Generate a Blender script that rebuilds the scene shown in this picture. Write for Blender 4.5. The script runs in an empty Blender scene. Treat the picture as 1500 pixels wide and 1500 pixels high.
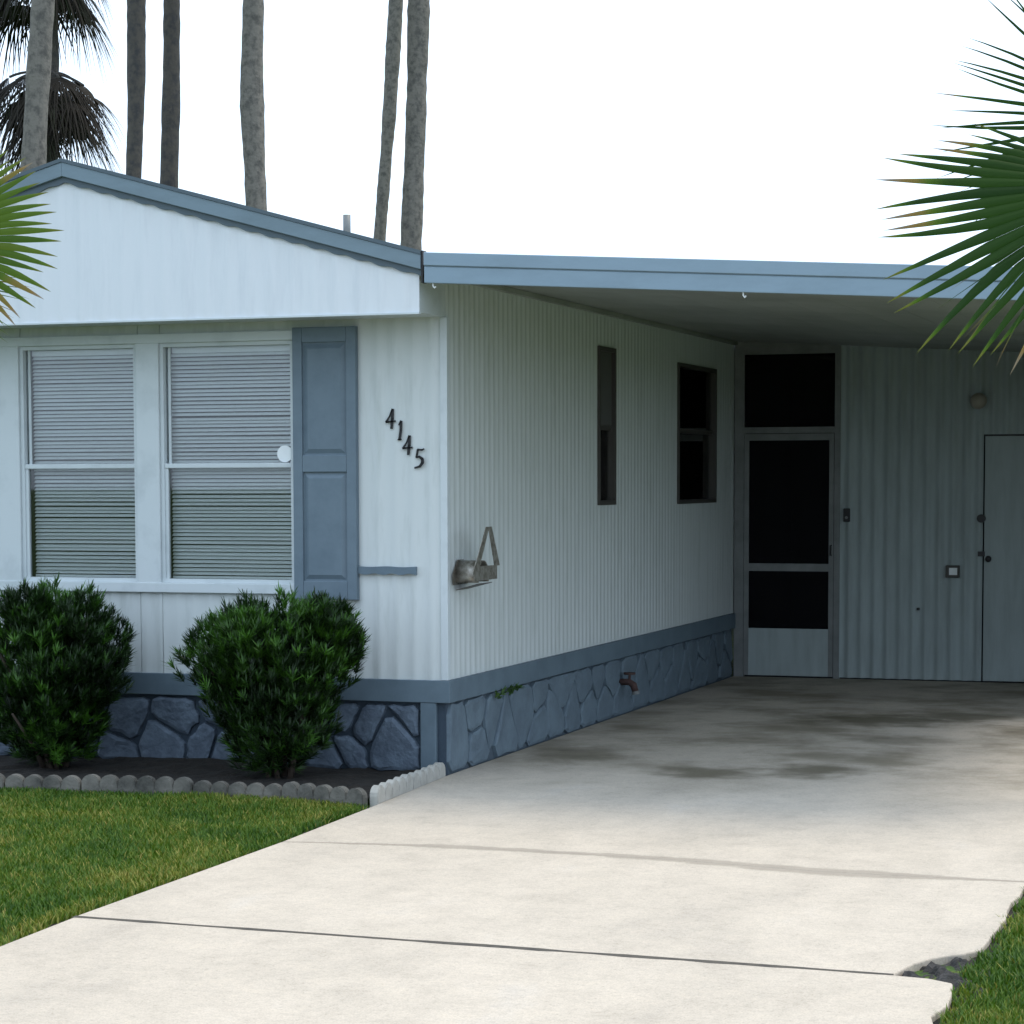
import bpy, bmesh, math, random
import numpy as np
from mathutils import Vector, Matrix

random.seed(11)
rng = np.random.default_rng(11)
scene = bpy.context.scene
C = scene.collection

# ------------------------------------------------------------------ camera
cam_d = bpy.data.cameras.new('camera')
cam_d.sensor_width = 36.0
cam_d.lens = 3439.0 / 1500.0 * 36.0
cam_d.shift_x = (750 - 711) / 1500.0
cam_d.shift_y = (943 - 750) / 1500.0
cam_d.clip_start = 0.05
cam_d.clip_end = 2000
cam = bpy.data.objects.new('camera', cam_d)
C.objects.link(cam)
yaw, pitch, roll = math.radians(-19.27), math.radians(4.0), math.radians(-0.18)
f0 = Vector((math.sin(yaw), math.cos(yaw), 0)); r0 = Vector((math.cos(yaw), -math.sin(yaw), 0)); z0 = Vector((0, 0, 1))
fw = f0 * math.cos(pitch) - z0 * math.sin(pitch)
up = f0 * math.sin(pitch) + z0 * math.cos(pitch)
rt = r0 * math.cos(roll) + up * math.sin(roll)
up = -r0 * math.sin(roll) + up * math.cos(roll)
cam.matrix_world = Matrix(((rt.x, up.x, -fw.x, 4.519), (rt.y, up.y, -fw.y, -12.271), (rt.z, up.z, -fw.z, 1.65), (0, 0, 0, 1)))
scene.camera = cam

# ------------------------------------------------------------------ sky and sun
SUN = Vector((0.50, 0.42, 1.25)).normalized()
world = bpy.data.worlds.new('World'); scene.world = world
world.use_nodes = True
wn, wl = world.node_tree.nodes, world.node_tree.links
wn.clear()
sky = wn.new('ShaderNodeTexSky'); sky.sky_type = 'NISHITA'; sky.sun_disc = False
sky.sun_elevation = math.asin(SUN.z)
sky.sun_rotation = math.atan2(SUN.x, SUN.y)
sky.dust_density = 4.0
mixw = wn.new('ShaderNodeMix'); mixw.data_type = 'RGBA'
mixw.inputs[0].default_value = 0.85                      # a bright veil of high thin cloud
mixw.inputs[7].default_value = (9.0, 10.9, 13.2, 1)
bg = wn.new('ShaderNodeBackground'); bg.inputs[1].default_value = 0.1
ow = wn.new('ShaderNodeOutputWorld')
wl.new(sky.outputs[0], mixw.inputs[6]); wl.new(mixw.outputs[2], bg.inputs[0]); wl.new(bg.outputs[0], ow.inputs[0])
sun_d = bpy.data.lights.new('sun', 'SUN'); sun_d.energy = 1.4; sun_d.angle = math.radians(26)
sun_d.color = (1.0, 0.86, 0.64)
sun = bpy.data.objects.new('sun', sun_d); C.objects.link(sun)
sun.rotation_euler = (-SUN).to_track_quat('-Z', 'Y').to_euler()
sun.location = (6, 4, 20)
vs = scene.view_settings
vs.view_transform = 'Standard'; vs.look = 'None'; vs.exposure = 0.62; vs.gamma = 1.0; vs.use_curve_mapping = False
scene.render.engine = 'CYCLES'

# ------------------------------------------------------------------ helpers
def tag(o, label=None, cat=None, group=None, kind=None):
    if label: o['label'] = label
    if cat: o['category'] = cat
    if group: o['group'] = group
    if kind: o['kind'] = kind
    return o

def empty(name, loc=(0, 0, 0)):
    o = bpy.data.objects.new(name, None); C.objects.link(o); o.location = loc
    o.empty_display_size = 0.1
    return o

def link(name, me, mat, parent=None, smooth=False):
    o = bpy.data.objects.new(name, me); C.objects.link(o)
    if mat is not None and len(me.materials) == 0: me.materials.append(mat)
    if parent is not None:
        o.parent = parent
        p, off = parent, Vector((0, 0, 0))
        while p is not None:
            off += Vector(p.location); p = p.parent
        o.location = -off                       # meshes are written in world coordinates
    if smooth:
        me.polygons.foreach_set('use_smooth', [True] * len(me.polygons))
    return o

class MB:
    def __init__(s): s.v = []; s.f = []
    def add(s, vs, fs):
        n = len(s.v); s.v += [tuple(p) for p in vs]; s.f += [tuple(i + n for i in q) for q in fs]
    def box(s, a, b):
        x0, y0, z0 = a; x1, y1, z1 = b
        s.add([(x0, y0, z0), (x1, y0, z0), (x1, y1, z0), (x0, y1, z0), (x0, y0, z1), (x1, y0, z1), (x1, y1, z1), (x0, y1, z1)],
              [(0, 3, 2, 1), (4, 5, 6, 7), (0, 1, 5, 4), (1, 2, 6, 5), (2, 3, 7, 6), (3, 0, 4, 7)])
    def hexa(s, p): # 8 points bottom ring then top ring
        s.add(p, [(0, 3, 2, 1), (4, 5, 6, 7), (0, 1, 5, 4), (1, 2, 6, 5), (2, 3, 7, 6), (3, 0, 4, 7)])
    def prism(s, poly, d):  # poly list of 3D points, extruded by vector d
        n = len(poly); d = Vector(d)
        s.add([Vector(p) for p in poly] + [Vector(p) + d for p in poly],
              [tuple(range(n))[::-1], tuple(range(n, 2 * n))] + [(i, (i + 1) % n, n + (i + 1) % n, n + i) for i in range(n)])
    def tube(s, pts, rad, n=10, cap=True):
        pts = [Vector(p) for p in pts]
        if not hasattr(rad, '__len__'): rad = [rad] * len(pts)
        base = len(s.v); prev = None
        for i, p in enumerate(pts):
            t = (pts[min(i + 1, len(pts) - 1)] - pts[max(i - 1, 0)]).normalized()
            if prev is None:
                a = t.orthogonal().normalized()
            else:
                a = (prev - t * prev.dot(t)).normalized()
            prev = a; b = t.cross(a)
            for k in range(n):
                th = 2 * math.pi * k / n
                s.v.append(tuple(p + (a * math.cos(th) + b * math.sin(th)) * rad[i]))
        for i in range(len(pts) - 1):
            for k in range(n):
                q = base + i * n
                s.f.append((q + k, q + (k + 1) % n, q + n + (k + 1) % n, q + n + k))
        if cap:
            s.f.append(tuple(base + k for k in range(n))[::-1])
            q = base + (len(pts) - 1) * n
            s.f.append(tuple(q + k for k in range(n)))
    def mesh(s, name):
        me = bpy.data.meshes.new(name); me.from_pydata(s.v, [], s.f); me.update()
        return me
    def build(s, name, mat, parent=None, smooth=False, bevel=0):
        me = s.mesh(name)
        bm = bmesh.new(); bm.from_mesh(me)
        bmesh.ops.recalc_face_normals(bm, faces=bm.faces)
        if bevel:
            bmesh.ops.bevel(bm, geom=[e for e in bm.edges if e.calc_face_angle(0) > 0.5], offset=bevel, segments=2, affect='EDGES', profile=0.5)
        bm.to_mesh(me); bm.free()
        return link(name, me, mat, parent, smooth)

def box(name, a, b, mat, parent=None, bevel=0):
    m = MB(); m.box(a, b); return m.build(name, mat, parent, bevel=bevel)

def big(name, V, F, mat, parent=None, smooth=False, attr=None):
    """numpy mesh: V (n,3), F (m,k)"""
    me = bpy.data.meshes.new(name)
    V = np.asarray(V, np.float32); F = np.asarray(F, np.int32)
    me.vertices.add(len(V)); me.vertices.foreach_set('co', V.ravel())
    k = F.shape[1]
    me.loops.add(F.size); me.loops.foreach_set('vertex_index', F.ravel())
    me.polygons.add(len(F)); me.polygons.foreach_set('loop_start', np.arange(0, F.size, k, dtype=np.int32))
    me.polygons.foreach_set('loop_total', np.full(len(F), k, np.int32))
    me.update(calc_edges=True)
    if attr is not None:
        a = me.attributes.new('tone', 'FLOAT', 'POINT'); a.data.foreach_set('value', np.asarray(attr, np.float32))
    return link(name, me, mat, parent, smooth)

# ------------------------------------------------------------------ materials
def ramp(nt, pos_cols):
    r = nt.nodes.new('ShaderNodeValToRGB')
    e = r.color_ramp.elements
    while len(e) > 1: e.remove(e[-1])
    for i, (p, c) in enumerate(pos_cols):
        if i == 0: e[0].position = p; e[0].color = (*c, 1)
        else:
            q = e.new(p); q.color = (*c, 1)
    return r

def mat(name, col, rough=0.6, var=None, scale=6.0, stretch=(1, 1, 1), bump=0.0, bscale=60.0, metal=0.0, spec=0.4, rng_=(0.35, 0.65), detail=6):
    m = bpy.data.materials.new(name); m.use_nodes = True
    nt = m.node_tree; b = nt.nodes['Principled BSDF']
    b.inputs['Roughness'].default_value = rough; b.inputs['Metallic'].default_value = metal
    b.inputs['Specular IOR Level'].default_value = spec
    b.inputs['Base Color'].default_value = (*col, 1)
    tc = nt.nodes.new('ShaderNodeNewGeometry')
    if var:
        mp = nt.nodes.new('ShaderNodeMapping'); mp.inputs['Scale'].default_value = stretch
        nt.links.new(tc.outputs['Position'], mp.inputs[0])
        n = nt.nodes.new('ShaderNodeTexNoise'); n.inputs['Scale'].default_value = scale; n.inputs['Detail'].default_value = detail
        n.inputs['Roughness'].default_value = 0.65
        nt.links.new(mp.outputs[0], n.inputs['Vector'])
        r = ramp(nt, [(rng_[0], var), (rng_[1], col)])
        nt.links.new(n.outputs['Fac'], r.inputs[0]); nt.links.new(r.outputs[0], b.inputs['Base Color'])
    if bump:
        n2 = nt.nodes.new('ShaderNodeTexNoise'); n2.inputs['Scale'].default_value = bscale; n2.inputs['Detail'].default_value = 5
        nt.links.new(tc.outputs['Position'], n2.inputs['Vector'])
        bp = nt.nodes.new('ShaderNodeBump'); bp.inputs['Strength'].default_value = bump; bp.inputs['Distance'].default_value = 0.01
        nt.links.new(n2.outputs['Fac'], bp.inputs['Height']); nt.links.new(bp.outputs[0], b.inputs['Normal'])
    return m

M = {}
M['siding'] = mat('white_siding', (0.60, 0.64, 0.64), 0.55, (0.50, 0.54, 0.53), 2.2, (5, 5, 0.7), 0.08, 25, rng_=(0.28, 0.5))
M['gable'] = mat('white_gable', (0.70, 0.73, 0.76), 0.55, (0.62, 0.655, 0.69), 2.0, (5, 5, 0.6), 0.08, 25, rng_=(0.25, 0.5))
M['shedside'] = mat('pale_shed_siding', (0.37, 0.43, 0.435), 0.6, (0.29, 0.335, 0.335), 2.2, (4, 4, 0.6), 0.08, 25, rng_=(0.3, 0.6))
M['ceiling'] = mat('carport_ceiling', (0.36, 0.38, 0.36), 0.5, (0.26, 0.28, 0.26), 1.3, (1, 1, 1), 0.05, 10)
M['white'] = mat('white_trim', (0.58, 0.63, 0.65), 0.45, (0.48, 0.53, 0.55), 5, (1, 1, 1), 0.05, 40, rng_=(0.25, 0.5))
M['dull'] = mat('grey_aluminium', (0.22, 0.23, 0.23), 0.5, (0.16, 0.17, 0.17), 5, metal=0.0)
M['blue'] = mat('blue_grey_trim', (0.125, 0.175, 0.215), 0.55, (0.095, 0.135, 0.17), 4, (1, 1, 1), 0.06, 60, rng_=(0.3, 0.6))
M['fascia'] = mat('blue_fascia', (0.175, 0.24, 0.285), 0.45, (0.145, 0.20, 0.235), 3, (1, 1, 3), 0.04, 40, rng_=(0.25, 0.55))
M['fascia_lo'] = mat('light_blue_fascia', (0.23, 0.315, 0.385), 0.45, (0.20, 0.275, 0.335), 3, (1, 1, 3), 0.04, 40, rng_=(0.25, 0.55))
M['fasciad'] = mat('dark_blue_trim', (0.085, 0.118, 0.142), 0.6)
M['shutter'] = mat('blue_shutter', (0.14, 0.19, 0.232), 0.5, (0.115, 0.16, 0.20), 7, (1, 1, 1), 0.05, 90, rng_=(0.3, 0.6))
M['stone'] = mat('painted_stone', (0.125, 0.165, 0.215), 0.7, (0.06, 0.08, 0.112), 9, (1, 1, 1), 1.0, 32, rng_=(0.3, 0.65))
M['stone2'] = mat('moulded_stone', (0.14, 0.19, 0.23), 0.65, (0.095, 0.13, 0.165), 6, (1, 1, 1), 0.35, 35, rng_=(0.3, 0.65))
M['mortar2'] = mat('moulded_joint', (0.07, 0.095, 0.12), 0.8, bump=0.4, bscale=60)
M['mortar'] = mat('stone_joint', (0.04, 0.06, 0.085), 0.8, bump=0.4, bscale=60)
M['slat'] = mat('blind_slat', (0.80, 0.83, 0.84), 0.45)
M['black'] = mat('black_paint', (0.012, 0.012, 0.014), 0.45)
M['dark'] = mat('dark_room', (0.03, 0.03, 0.032), 0.9)  # near-black colour stands for the darkness of unlit rooms
M['bronze'] = mat('bronze_frame', (0.06, 0.055, 0.05), 0.5)
M['shade'] = mat('roller_shade', (0.09, 0.09, 0.088), 0.8)
M['steel'] = mat('galvanised_metal', (0.36, 0.34, 0.30), 0.38, (0.16, 0.14, 0.11), 30, metal=0.6, rng_=(0.35, 0.6))
M['rust'] = mat('rusty_metal', (0.085, 0.045, 0.04), 0.8, (0.05, 0.03, 0.027), 40)
M['roof'] = mat('roof_coating', (0.45, 0.47, 0.48), 0.6, (0.36, 0.38, 0.38), 2)
M['soil'] = mat('bed_soil', (0.022, 0.017, 0.013), 0.95, (0.008, 0.007, 0.006), 25, (1, 1, 1), 1.0, 50)
M['edging'] = mat('grey_edging_concrete', (0.19, 0.178, 0.155), 0.9, (0.055, 0.054, 0.048), 5, (1, 1, 1), 0.5, 80, rng_=(0.32, 0.62))
M['edging2'] = mat('sunlit_edging_concrete', (0.42, 0.405, 0.37), 0.9, (0.32, 0.31, 0.28), 12, (1, 1, 1), 0.4, 80, rng_=(0.3, 0.6))  # paler copy of the edging concrete, sunlight put into its colour
M['rubble'] = mat('crumbled_asphalt', (0.055, 0.052, 0.052), 0.95, (0.02, 0.02, 0.02), 30, (1, 1, 1), 1.0, 60)
M['road'] = mat('road_asphalt', (0.06, 0.06, 0.06), 0.9, (0.045, 0.045, 0.045), 4, bump=0.5, bscale=120)
M['bark'] = mat('bush_bark', (0.055, 0.04, 0.03), 0.9, bump=0.5, bscale=60)

def glass_mat():
    m = bpy.data.materials.new('window_glass'); m.use_nodes = True
    nt = m.node_tree; nt.nodes.clear()
    o = nt.nodes.new('ShaderNodeOutputMaterial'); mx = nt.nodes.new('ShaderNodeMixShader')
    t = nt.nodes.new('ShaderNodeBsdfTransparent'); g = nt.nodes.new('ShaderNodeBsdfGlossy'); fr = nt.nodes.new('ShaderNodeFresnel')
    t.inputs[0].default_value = (0.96, 0.98, 0.98, 1); g.inputs['Roughness'].default_value = 0.02; fr.inputs[0].default_value = 1.5
    nt.links.new(fr.outputs[0], mx.inputs[0]); nt.links.new(t.outputs[0], mx.inputs[1]); nt.links.new(g.outputs[0], mx.inputs[2]); nt.links.new(mx.outputs[0], o.inputs[0])
    return m
M['glass'] = glass_mat()
def screen_mat():
    m = bpy.data.materials.new('insect_screen'); m.use_nodes = True
    nt = m.node_tree; nt.nodes.clear()
    o = nt.nodes.new('ShaderNodeOutputMaterial'); mx = nt.nodes.new('ShaderNodeMixShader'); mx.inputs[0].default_value = 0.72
    t = nt.nodes.new('ShaderNodeBsdfTransparent'); d = nt.nodes.new('ShaderNodeBsdfDiffuse'); d.inputs[0].default_value = (0.012, 0.012, 0.014, 1)
    nt.links.new(t.outputs[0], mx.inputs[1]); nt.links.new(d.outputs[0], mx.inputs[2]); nt.links.new(mx.outputs[0], o.inputs[0])
    return m
M['screen'] = screen_mat()

def concrete_mat():
    m = bpy.data.materials.new('driveway_concrete'); m.use_nodes = True
    nt = m.node_tree; N = nt.nodes; L = nt.links; b = N['Principled BSDF']
    b.inputs['Roughness'].default_value = 0.9; b.inputs['Specular IOR Level'].default_value = 0.25
    g = N.new('ShaderNodeNewGeometry')
    def noise(scale, detail=6, rough=0.6, st=(1, 1, 1)):
        mp = N.new('ShaderNodeMapping'); mp.inputs['Scale'].default_value = st; L.new(g.outputs['Position'], mp.inputs[0])
        n = N.new('ShaderNodeTexNoise'); n.inputs['Scale'].default_value = scale; n.inputs['Detail'].default_value = detail; n.inputs['Roughness'].default_value = rough
        L.new(mp.outputs[0], n.inputs['Vector']); return n
    def mix(fac, a, c, typ='MIX'):
        x = N.new('ShaderNodeMix'); x.data_type = 'RGBA'; x.blend_type = typ
        if isinstance(fac, float): x.inputs[0].default_value = fac
        else: L.new(fac, x.inputs[0])
        for i, q in ((6, a), (7, c)):
            if isinstance(q, tuple): x.inputs[i].default_value = (*q, 1)
            else: L.new(q, x.inputs[i])
        return x.outputs[2]
    r1 = ramp(nt, [(0.28, (0.41, 0.365, 0.315)), (0.45, (0.475, 0.42, 0.355)), (0.6, (0.515, 0.455, 0.385)), (0.75, (0.505, 0.46, 0.41))])
    L.new(noise(1.1, 8, 0.7, (1.6, 0.6, 1)).outputs['Fac'], r1.inputs[0])
    r2 = ramp(nt, [(0.3, (0.82, 0.80, 0.77)), (0.5, (1, 1, 1)), (0.72, (1.12, 1.12, 1.12))])
    L.new(noise(140, 3, 0.7).outputs['Fac'], r2.inputs[0])
    col = mix(1.0, r1.outputs[0], r2.outputs[0], 'MULTIPLY')
    r3 = ramp(nt, [(0.32, (0.86, 0.855, 0.85)), (0.52, (1, 1, 1)), (0.7, (1.06, 1.05, 1.03))])
    L.new(noise(5.5, 10, 0.78).outputs['Fac'], r3.inputs[0]); col = mix(1.0, col, r3.outputs[0], 'MULTIPLY')
    r4 = ramp(nt, [(0.30, (0.70, 0.69, 0.68)), (0.45, (0.98, 0.98, 0.98)), (0.70, (1.14, 1.13, 1.12))])
    L.new(noise(42, 6, 0.85).outputs['Fac'], r4.inputs[0]); col = mix(1.0, col, r4.outputs[0], 'MULTIPLY')
    # drips and tyre dirt where cars have stood under the roof
    sep = N.new('ShaderNodeSeparateXYZ'); L.new(g.outputs['Position'], sep.inputs[0])
    def mr(inp, a, c, lo=0.0, hi=1.0):
        q = N.new('ShaderNodeMapRange'); q.interpolation_type = 'SMOOTHSTEP'
        q.inputs[1].default_value = a; q.inputs[2].default_value = c; q.inputs[3].default_value = lo; q.inputs[4].default_value = hi
        L.new(inp, q.inputs[0]); return q.outputs[0]
    def mul(a, c):
        q = N.new('ShaderNodeMath'); q.operation = 'MULTIPLY'; L.new(a, q.inputs[0])
        if isinstance(c, float): q.inputs[1].default_value = c
        else: L.new(c, q.inputs[1])
        return q.outputs[0]
    where = mr(sep.outputs[1], -0.9, 1.6)
    st = mr(noise(1.3, 5, 0.6, (0.8, 0.8, 1)).outputs['Fac'], 0.40, 0.66)
    col = mix(mul(mul(st, where), 0.75), col, (0.155, 0.132, 0.088))
    dist = noise(3.5, 4, 0.6)
    for (x, y, rx, ry, k) in ((1.38, 0.55, 0.36, 0.34, 0.75), (1.9, 0.78, 0.28, 0.38, 0.75), (1.8, 3.7, 0.7, 0.5, 0.75), (2.3, 4.1, 0.45, 0.4, 0.7), (0.42, 1.15, 0.3, 0.55, 0.55), (2.15, 2.5, 0.4, 0.35, 0.5), (2.9, 3.3, 0.4, 0.6, 0.6)):
        vm = N.new('ShaderNodeMapping'); vm.vector_type = 'POINT'
        vm.inputs['Location'].default_value = (-x / rx, -y / ry, 0); vm.inputs['Scale'].default_value = (1 / rx, 1 / ry, 0)
        L.new(g.outputs['Position'], vm.inputs[0])
        ln = N.new('ShaderNodeVectorMath'); ln.operation = 'LENGTH'; L.new(vm.outputs[0], ln.inputs[0])
        ad = N.new('ShaderNodeMath'); ad.operation = 'MULTIPLY_ADD'; L.new(dist.outputs['Fac'], ad.inputs[0]); ad.inputs[1].default_value = 1.6; L.new(ln.outputs['Value'], ad.inputs[2])
        col = mix(mul(mr(ad.outputs[0], 2.0, 1.1), k), col, (0.085, 0.072, 0.040))
    # filler smeared along the wide joint
    def fcurve(pts_):
        mx_ = mr(sep.outputs[0], 0.0, 3.5); m_ = mx_.node; m_.interpolation_type = 'LINEAR'
        fc = N.new('ShaderNodeFloatCurve'); c_ = fc.mapping.curves[0]
        fc.mapping.use_clip = False
        c_.points[0].location = (pts_[0][0] / 3.5, pts_[0][1]); c_.points[1].location = (pts_[-1][0] / 3.5, pts_[-1][1])
        for p_ in pts_[1:-1]: c_.points.new(p_[0] / 3.5, p_[1])
        fc.mapping.update(); L.new(mx_, fc.inputs[1]); return fc.outputs[0]
    def mth(op, a, c):
        q = N.new('ShaderNodeMath'); q.operation = op
        for i_, t_ in ((0, a), (1, c)):
            if isinstance(t_, float): q.inputs[i_].default_value = t_
            else: L.new(t_, q.inputs[i_])
        return q.outputs[0]
    yc = mth('ADD', fcurve([(0.0, 0.47), (0.45, 0.53), (0.77, 0.57), (1.355, 0.58), (1.99, 0.54), (2.61, 0.44), (3.36, 0.445), (3.5, 0.45)]), -3.0)
    wj = fcurve([(0.0, 0.02), (0.6, 0.035), (0.9, 0.06), (1.5, 0.055), (2.3, 0.09), (2.8, 0.10), (3.1, 0.06), (3.5, 0.02)])
    wobn = mth('MULTIPLY', mth('SUBTRACT', noise(7, 5, 0.7).outputs['Fac'], 0.5), 0.11)
    dj = mth('ABSOLUTE', mth('ADD', mth('SUBTRACT', sep.outputs[1], yc), wobn), 0.0)
    jm = mr(mth('DIVIDE', dj, wj), 1.1, 0.55)
    col = mix(mul(jm, 0.62), col, (0.25, 0.215, 0.175))
    # scattered faint spots all over
    sp = mr(noise(9, 4, 0.7).outputs['Fac'], 0.62, 0.8)
    col = mix(mul(sp, 0.22), col, (0.2, 0.18, 0.145))
    L.new(col, b.inputs['Base Color'])
    bp = N.new('ShaderNodeBump'); bp.inputs['Strength'].default_value = 0.35; bp.inputs['Distance'].default_value = 0.004
    L.new(noise(160, 4, 0.7).outputs['Fac'], bp.inputs['Height']); L.new(bp.outputs[0], b.inputs['Normal'])
    return m
M['concrete'] = concrete_mat()
M['sealant'] = mat('joint_sealant', (0.30, 0.27, 0.225), 0.9, (0.23, 0.205, 0.17), 12, (1, 1, 1), 0.4, 120)
M['joint'] = mat('joint_dirt', (0.09, 0.08, 0.065), 0.95, (0.05, 0.045, 0.04), 20)

def leaf_mat(name, cols, rough=0.5, trans=0.3, spec=0.35):
    """colour by the 'tone' attribute of each leaf"""
    m = bpy.data.materials.new(name); m.use_nodes = True
    nt = m.node_tree; N = nt.nodes; L = nt.links; b = N['Principled BSDF']
    a = N.new('ShaderNodeAttribute'); a.attribute_name = 'tone'
    r = ramp(nt, cols); L.new(a.outputs['Fac'], r.inputs[0]); L.new(r.outputs[0], b.inputs['Base Color'])
    b.inputs['Roughness'].default_value = rough; b.inputs['Specular IOR Level'].default_value = spec
    if trans:
        t = N.new('ShaderNodeBsdfTranslucent'); L.new(r.outputs[0], t.inputs[0])
        mx = N.new('ShaderNodeMixShader'); mx.inputs[0].default_value = trans
        L.new(b.outputs[0], mx.inputs[1]); L.new(t.outputs[0], mx.inputs[2]); L.new(mx.outputs[0], N['Material Output'].inputs[0])
    return m
M['grass'] = leaf_mat('grass_blades', [(0.0, (0.024, 0.078, 0.005)), (0.45, (0.070, 0.15, 0.009)), (0.75, (0.15, 0.195, 0.018)), (1.0, (0.34, 0.30, 0.075))], 0.6, 0.3)
M['bush'] = leaf_mat('bush_leaves', [(0.0, (0.007, 0.016, 0.005)), (0.5, (0.017, 0.047, 0.008)), (1.0, (0.065, 0.175, 0.016))], 0.45, 0.2)
M['frond'] = leaf_mat('fan_frond', [(0.0, (0.016, 0.048, 0.007)), (0.3, (0.034, 0.085, 0.009)), (0.62, (0.085, 0.15, 0.014)), (0.8, (0.17, 0.16, 0.03)), (0.9, (0.26, 0.17, 0.05)), (1.0, (0.25, 0.21, 0.16))], 0.5, 0.4, 0.2)
M['deadfrond'] = leaf_mat('dead_frond', [(0.0, (0.012, 0.010, 0.008)), (0.7, (0.03, 0.024, 0.016)), (1.0, (0.018, 0.028, 0.010))], 0.8, 0.1)
M['greenfrond'] = leaf_mat('high_green_frond', [(0.0, (0.02, 0.045, 0.012)), (1.0, (0.05, 0.09, 0.02))], 0.5, 0.25)
M['weed'] = leaf_mat('weed_leaves', [(0.0, (0.05, 0.11, 0.03)), (1.0, (0.09, 0.17, 0.04))], 0.6, 0.3)
M['trunk_light'] = mat('pale_palm_bark', (0.17, 0.155, 0.135), 0.9, (0.085, 0.08, 0.072), 13, (1, 1, 0.9), 1.0, 30, rng_=(0.36, 0.56))
M['trunk_dark'] = mat('dark_palm_bark', (0.085, 0.075, 0.065), 0.9, (0.045, 0.044, 0.046), 13, (1, 1, 0.9), 1.0, 30, rng_=(0.36, 0.56))

# ------------------------------------------------------------------ ground, road, driveway
EDGE = [(-4.6, -1.30), (-2.4, -1.22), (-1.9, -1.17), (-1.35, -1.10), (-0.8, -1.07), (-0.40, -1.09), (-0.12, -1.17), (0.05, -1.25)]
def edge_y(x):
    for (a, b) in zip(EDGE, EDGE[1:]):
        if a[0] <= x <= b[0]:
            return a[1] + (b[1] - a[1]) * (x - a[0]) / (b[0] - a[0])
    return EDGE[0][1] if x < EDGE[0][0] else EDGE[-1][1]

def ground_mat():
    m = bpy.data.materials.new('lawn_ground'); m.use_nodes = True
    nt = m.node_tree; N = nt.nodes; L = nt.links; b = N['Principled BSDF']; b.inputs['Roughness'].default_value = 0.95
    g = N.new('ShaderNodeNewGeometry')
    n = N.new('ShaderNodeTexNoise'); n.inputs['Scale'].default_value = 14; n.inputs['Detail'].default_value = 8; L.new(g.outputs['Position'], n.inputs['Vector'])
    r = ramp(nt, [(0.3, (0.026, 0.062, 0.007)), (0.5, (0.055, 0.115, 0.010)), (0.68, (0.11, 0.135, 0.022))])
    L.new(n.outputs['Fac'], r.inputs[0]); L.new(r.outputs[0], b.inputs['Base Color'])
    bp = N.new('ShaderNodeBump'); bp.inputs['Distance'].default_value = 0.03
    n2 = N.new('ShaderNodeTexNoise'); n2.inputs['Scale'].default_value = 60; L.new(g.outputs['Position'], n2.inputs['Vector'])
    L.new(n2.outputs['Fac'], bp.inputs['Height']); L.new(bp.outputs[0], b.inputs['Normal'])
    return m
mb = MB(); mb.add([(-400, -400, -0.03), (400, -400, -0.03), (400, 400, -0.03), (-400, 400, -0.03)], [(0, 1, 2, 3)])
tag(mb.build('ground', ground_mat()), kind='structure')
mb = MB(); mb.add([(-400, -18, -0.02), (400, -18, -0.02), (400, -10.5, -0.02), (-400, -10.5, -0.02)], [(0, 1, 2, 3)])
tag(mb.build('road', M['road']), kind='structure')

drive = tag(empty('driveway', (1.8, -1, 0)), kind='structure')
def slab(poly, z=0.0):
    m = MB(); m.prism([(x, y, z - 0.09) for x, y in poly], (0, 0, 0.09)); return m.build('slab', M['concrete'], drive, bevel=0.006)
def wob(a, b, n, amp, seed):
    r = random.Random(seed); out = []
    for i in range(n + 1):
        t = i / n; x = a[0] + (b[0] - a[0]) * t; y = a[1] + (b[1] - a[1]) * t
        k = 0 if i in (0, n) else amp
        out.append((x + r.uniform(-k, k), y + r.uniform(-k, k)))
    return out
J1 = [(0.12, -2.53), (0.45, -2.47), (0.77, -2.43), (1.355, -2.42), (1.99, -2.46), (2.61, -2.56), (3.36, -2.555), (3.475, -2.55)]
slab([(0.005, 6.95), (0.005, 0.0), (0.075, -1.28)] + [(x, y + 0.003) for x, y in J1] + [(3.485, -1.2), (3.48, 6.95)])
right_b = wob((3.475, -2.57), (3.47, -4.02), 9, 0.012, 3)
slab([(x, y - 0.003) for x, y in J1[::-1]][::-1][0:1] + [(0.13, -4.455)] + wob((0.13, -4.455), (3.25, -4.52), 8, 0.004, 7)[1:] +
     [(3.262, -4.44), (3.286, -4.32), (3.33, -4.22), (3.376, -4.15), (3.42, -4.11), (3.47, -4.02)] + right_b[::-1][1:-1] + [(x, y - 0.003) for x, y in J1[::-1]][0:-1], 0.0)
slab([(0.135, -4.472)] + [(0.16, -5.04), (0.16, -10.5), (3.5, -10.5), (3.5, -5.6)] + wob((3.5, -5.6), (3.455, -4.60), 6, 0.018, 5)[1:] + [(3.37, -4.55), (3.25, -4.536)], 0.0)
# smeared filler along the first joint, dirt in the second
def strip(name, pts, wid, z, m, parent):
    V = []; F = []
    for i, (x, y) in enumerate(pts):
        V += [(x, y - wid[i], z), (x, y + wid[i], z)]
        if i: F.append((2 * i - 2, 2 * i, 2 * i + 1, 2 * i - 1))
    q = MB(); q.add(V, F); return q.build(name, m, parent)
pts = []; wid = []
rr = random.Random(4)
for i in range(61):
    t = i / 60; x = 0.15 + t * (3.38 - 0.15)
    y = np.interp(x, [p[0] for p in J1], [p[1] for p in J1])
    base = np.interp(x, [0.15, 0.6, 0.9, 1.5, 2.3, 2.8, 3.1, 3.38], [0.008, 0.02, 0.05, 0.045, 0.075, 0.09, 0.05, 0.012])
    pts.append((x, y + rr.uniform(-0.006, 0.006))); wid.append(0.007)
strip('joint_filler', pts, wid, -0.004, M['sealant'], drive)
pts = wob((0.13, -4.463), (3.25, -4.529), 30, 0.003, 9)
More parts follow.
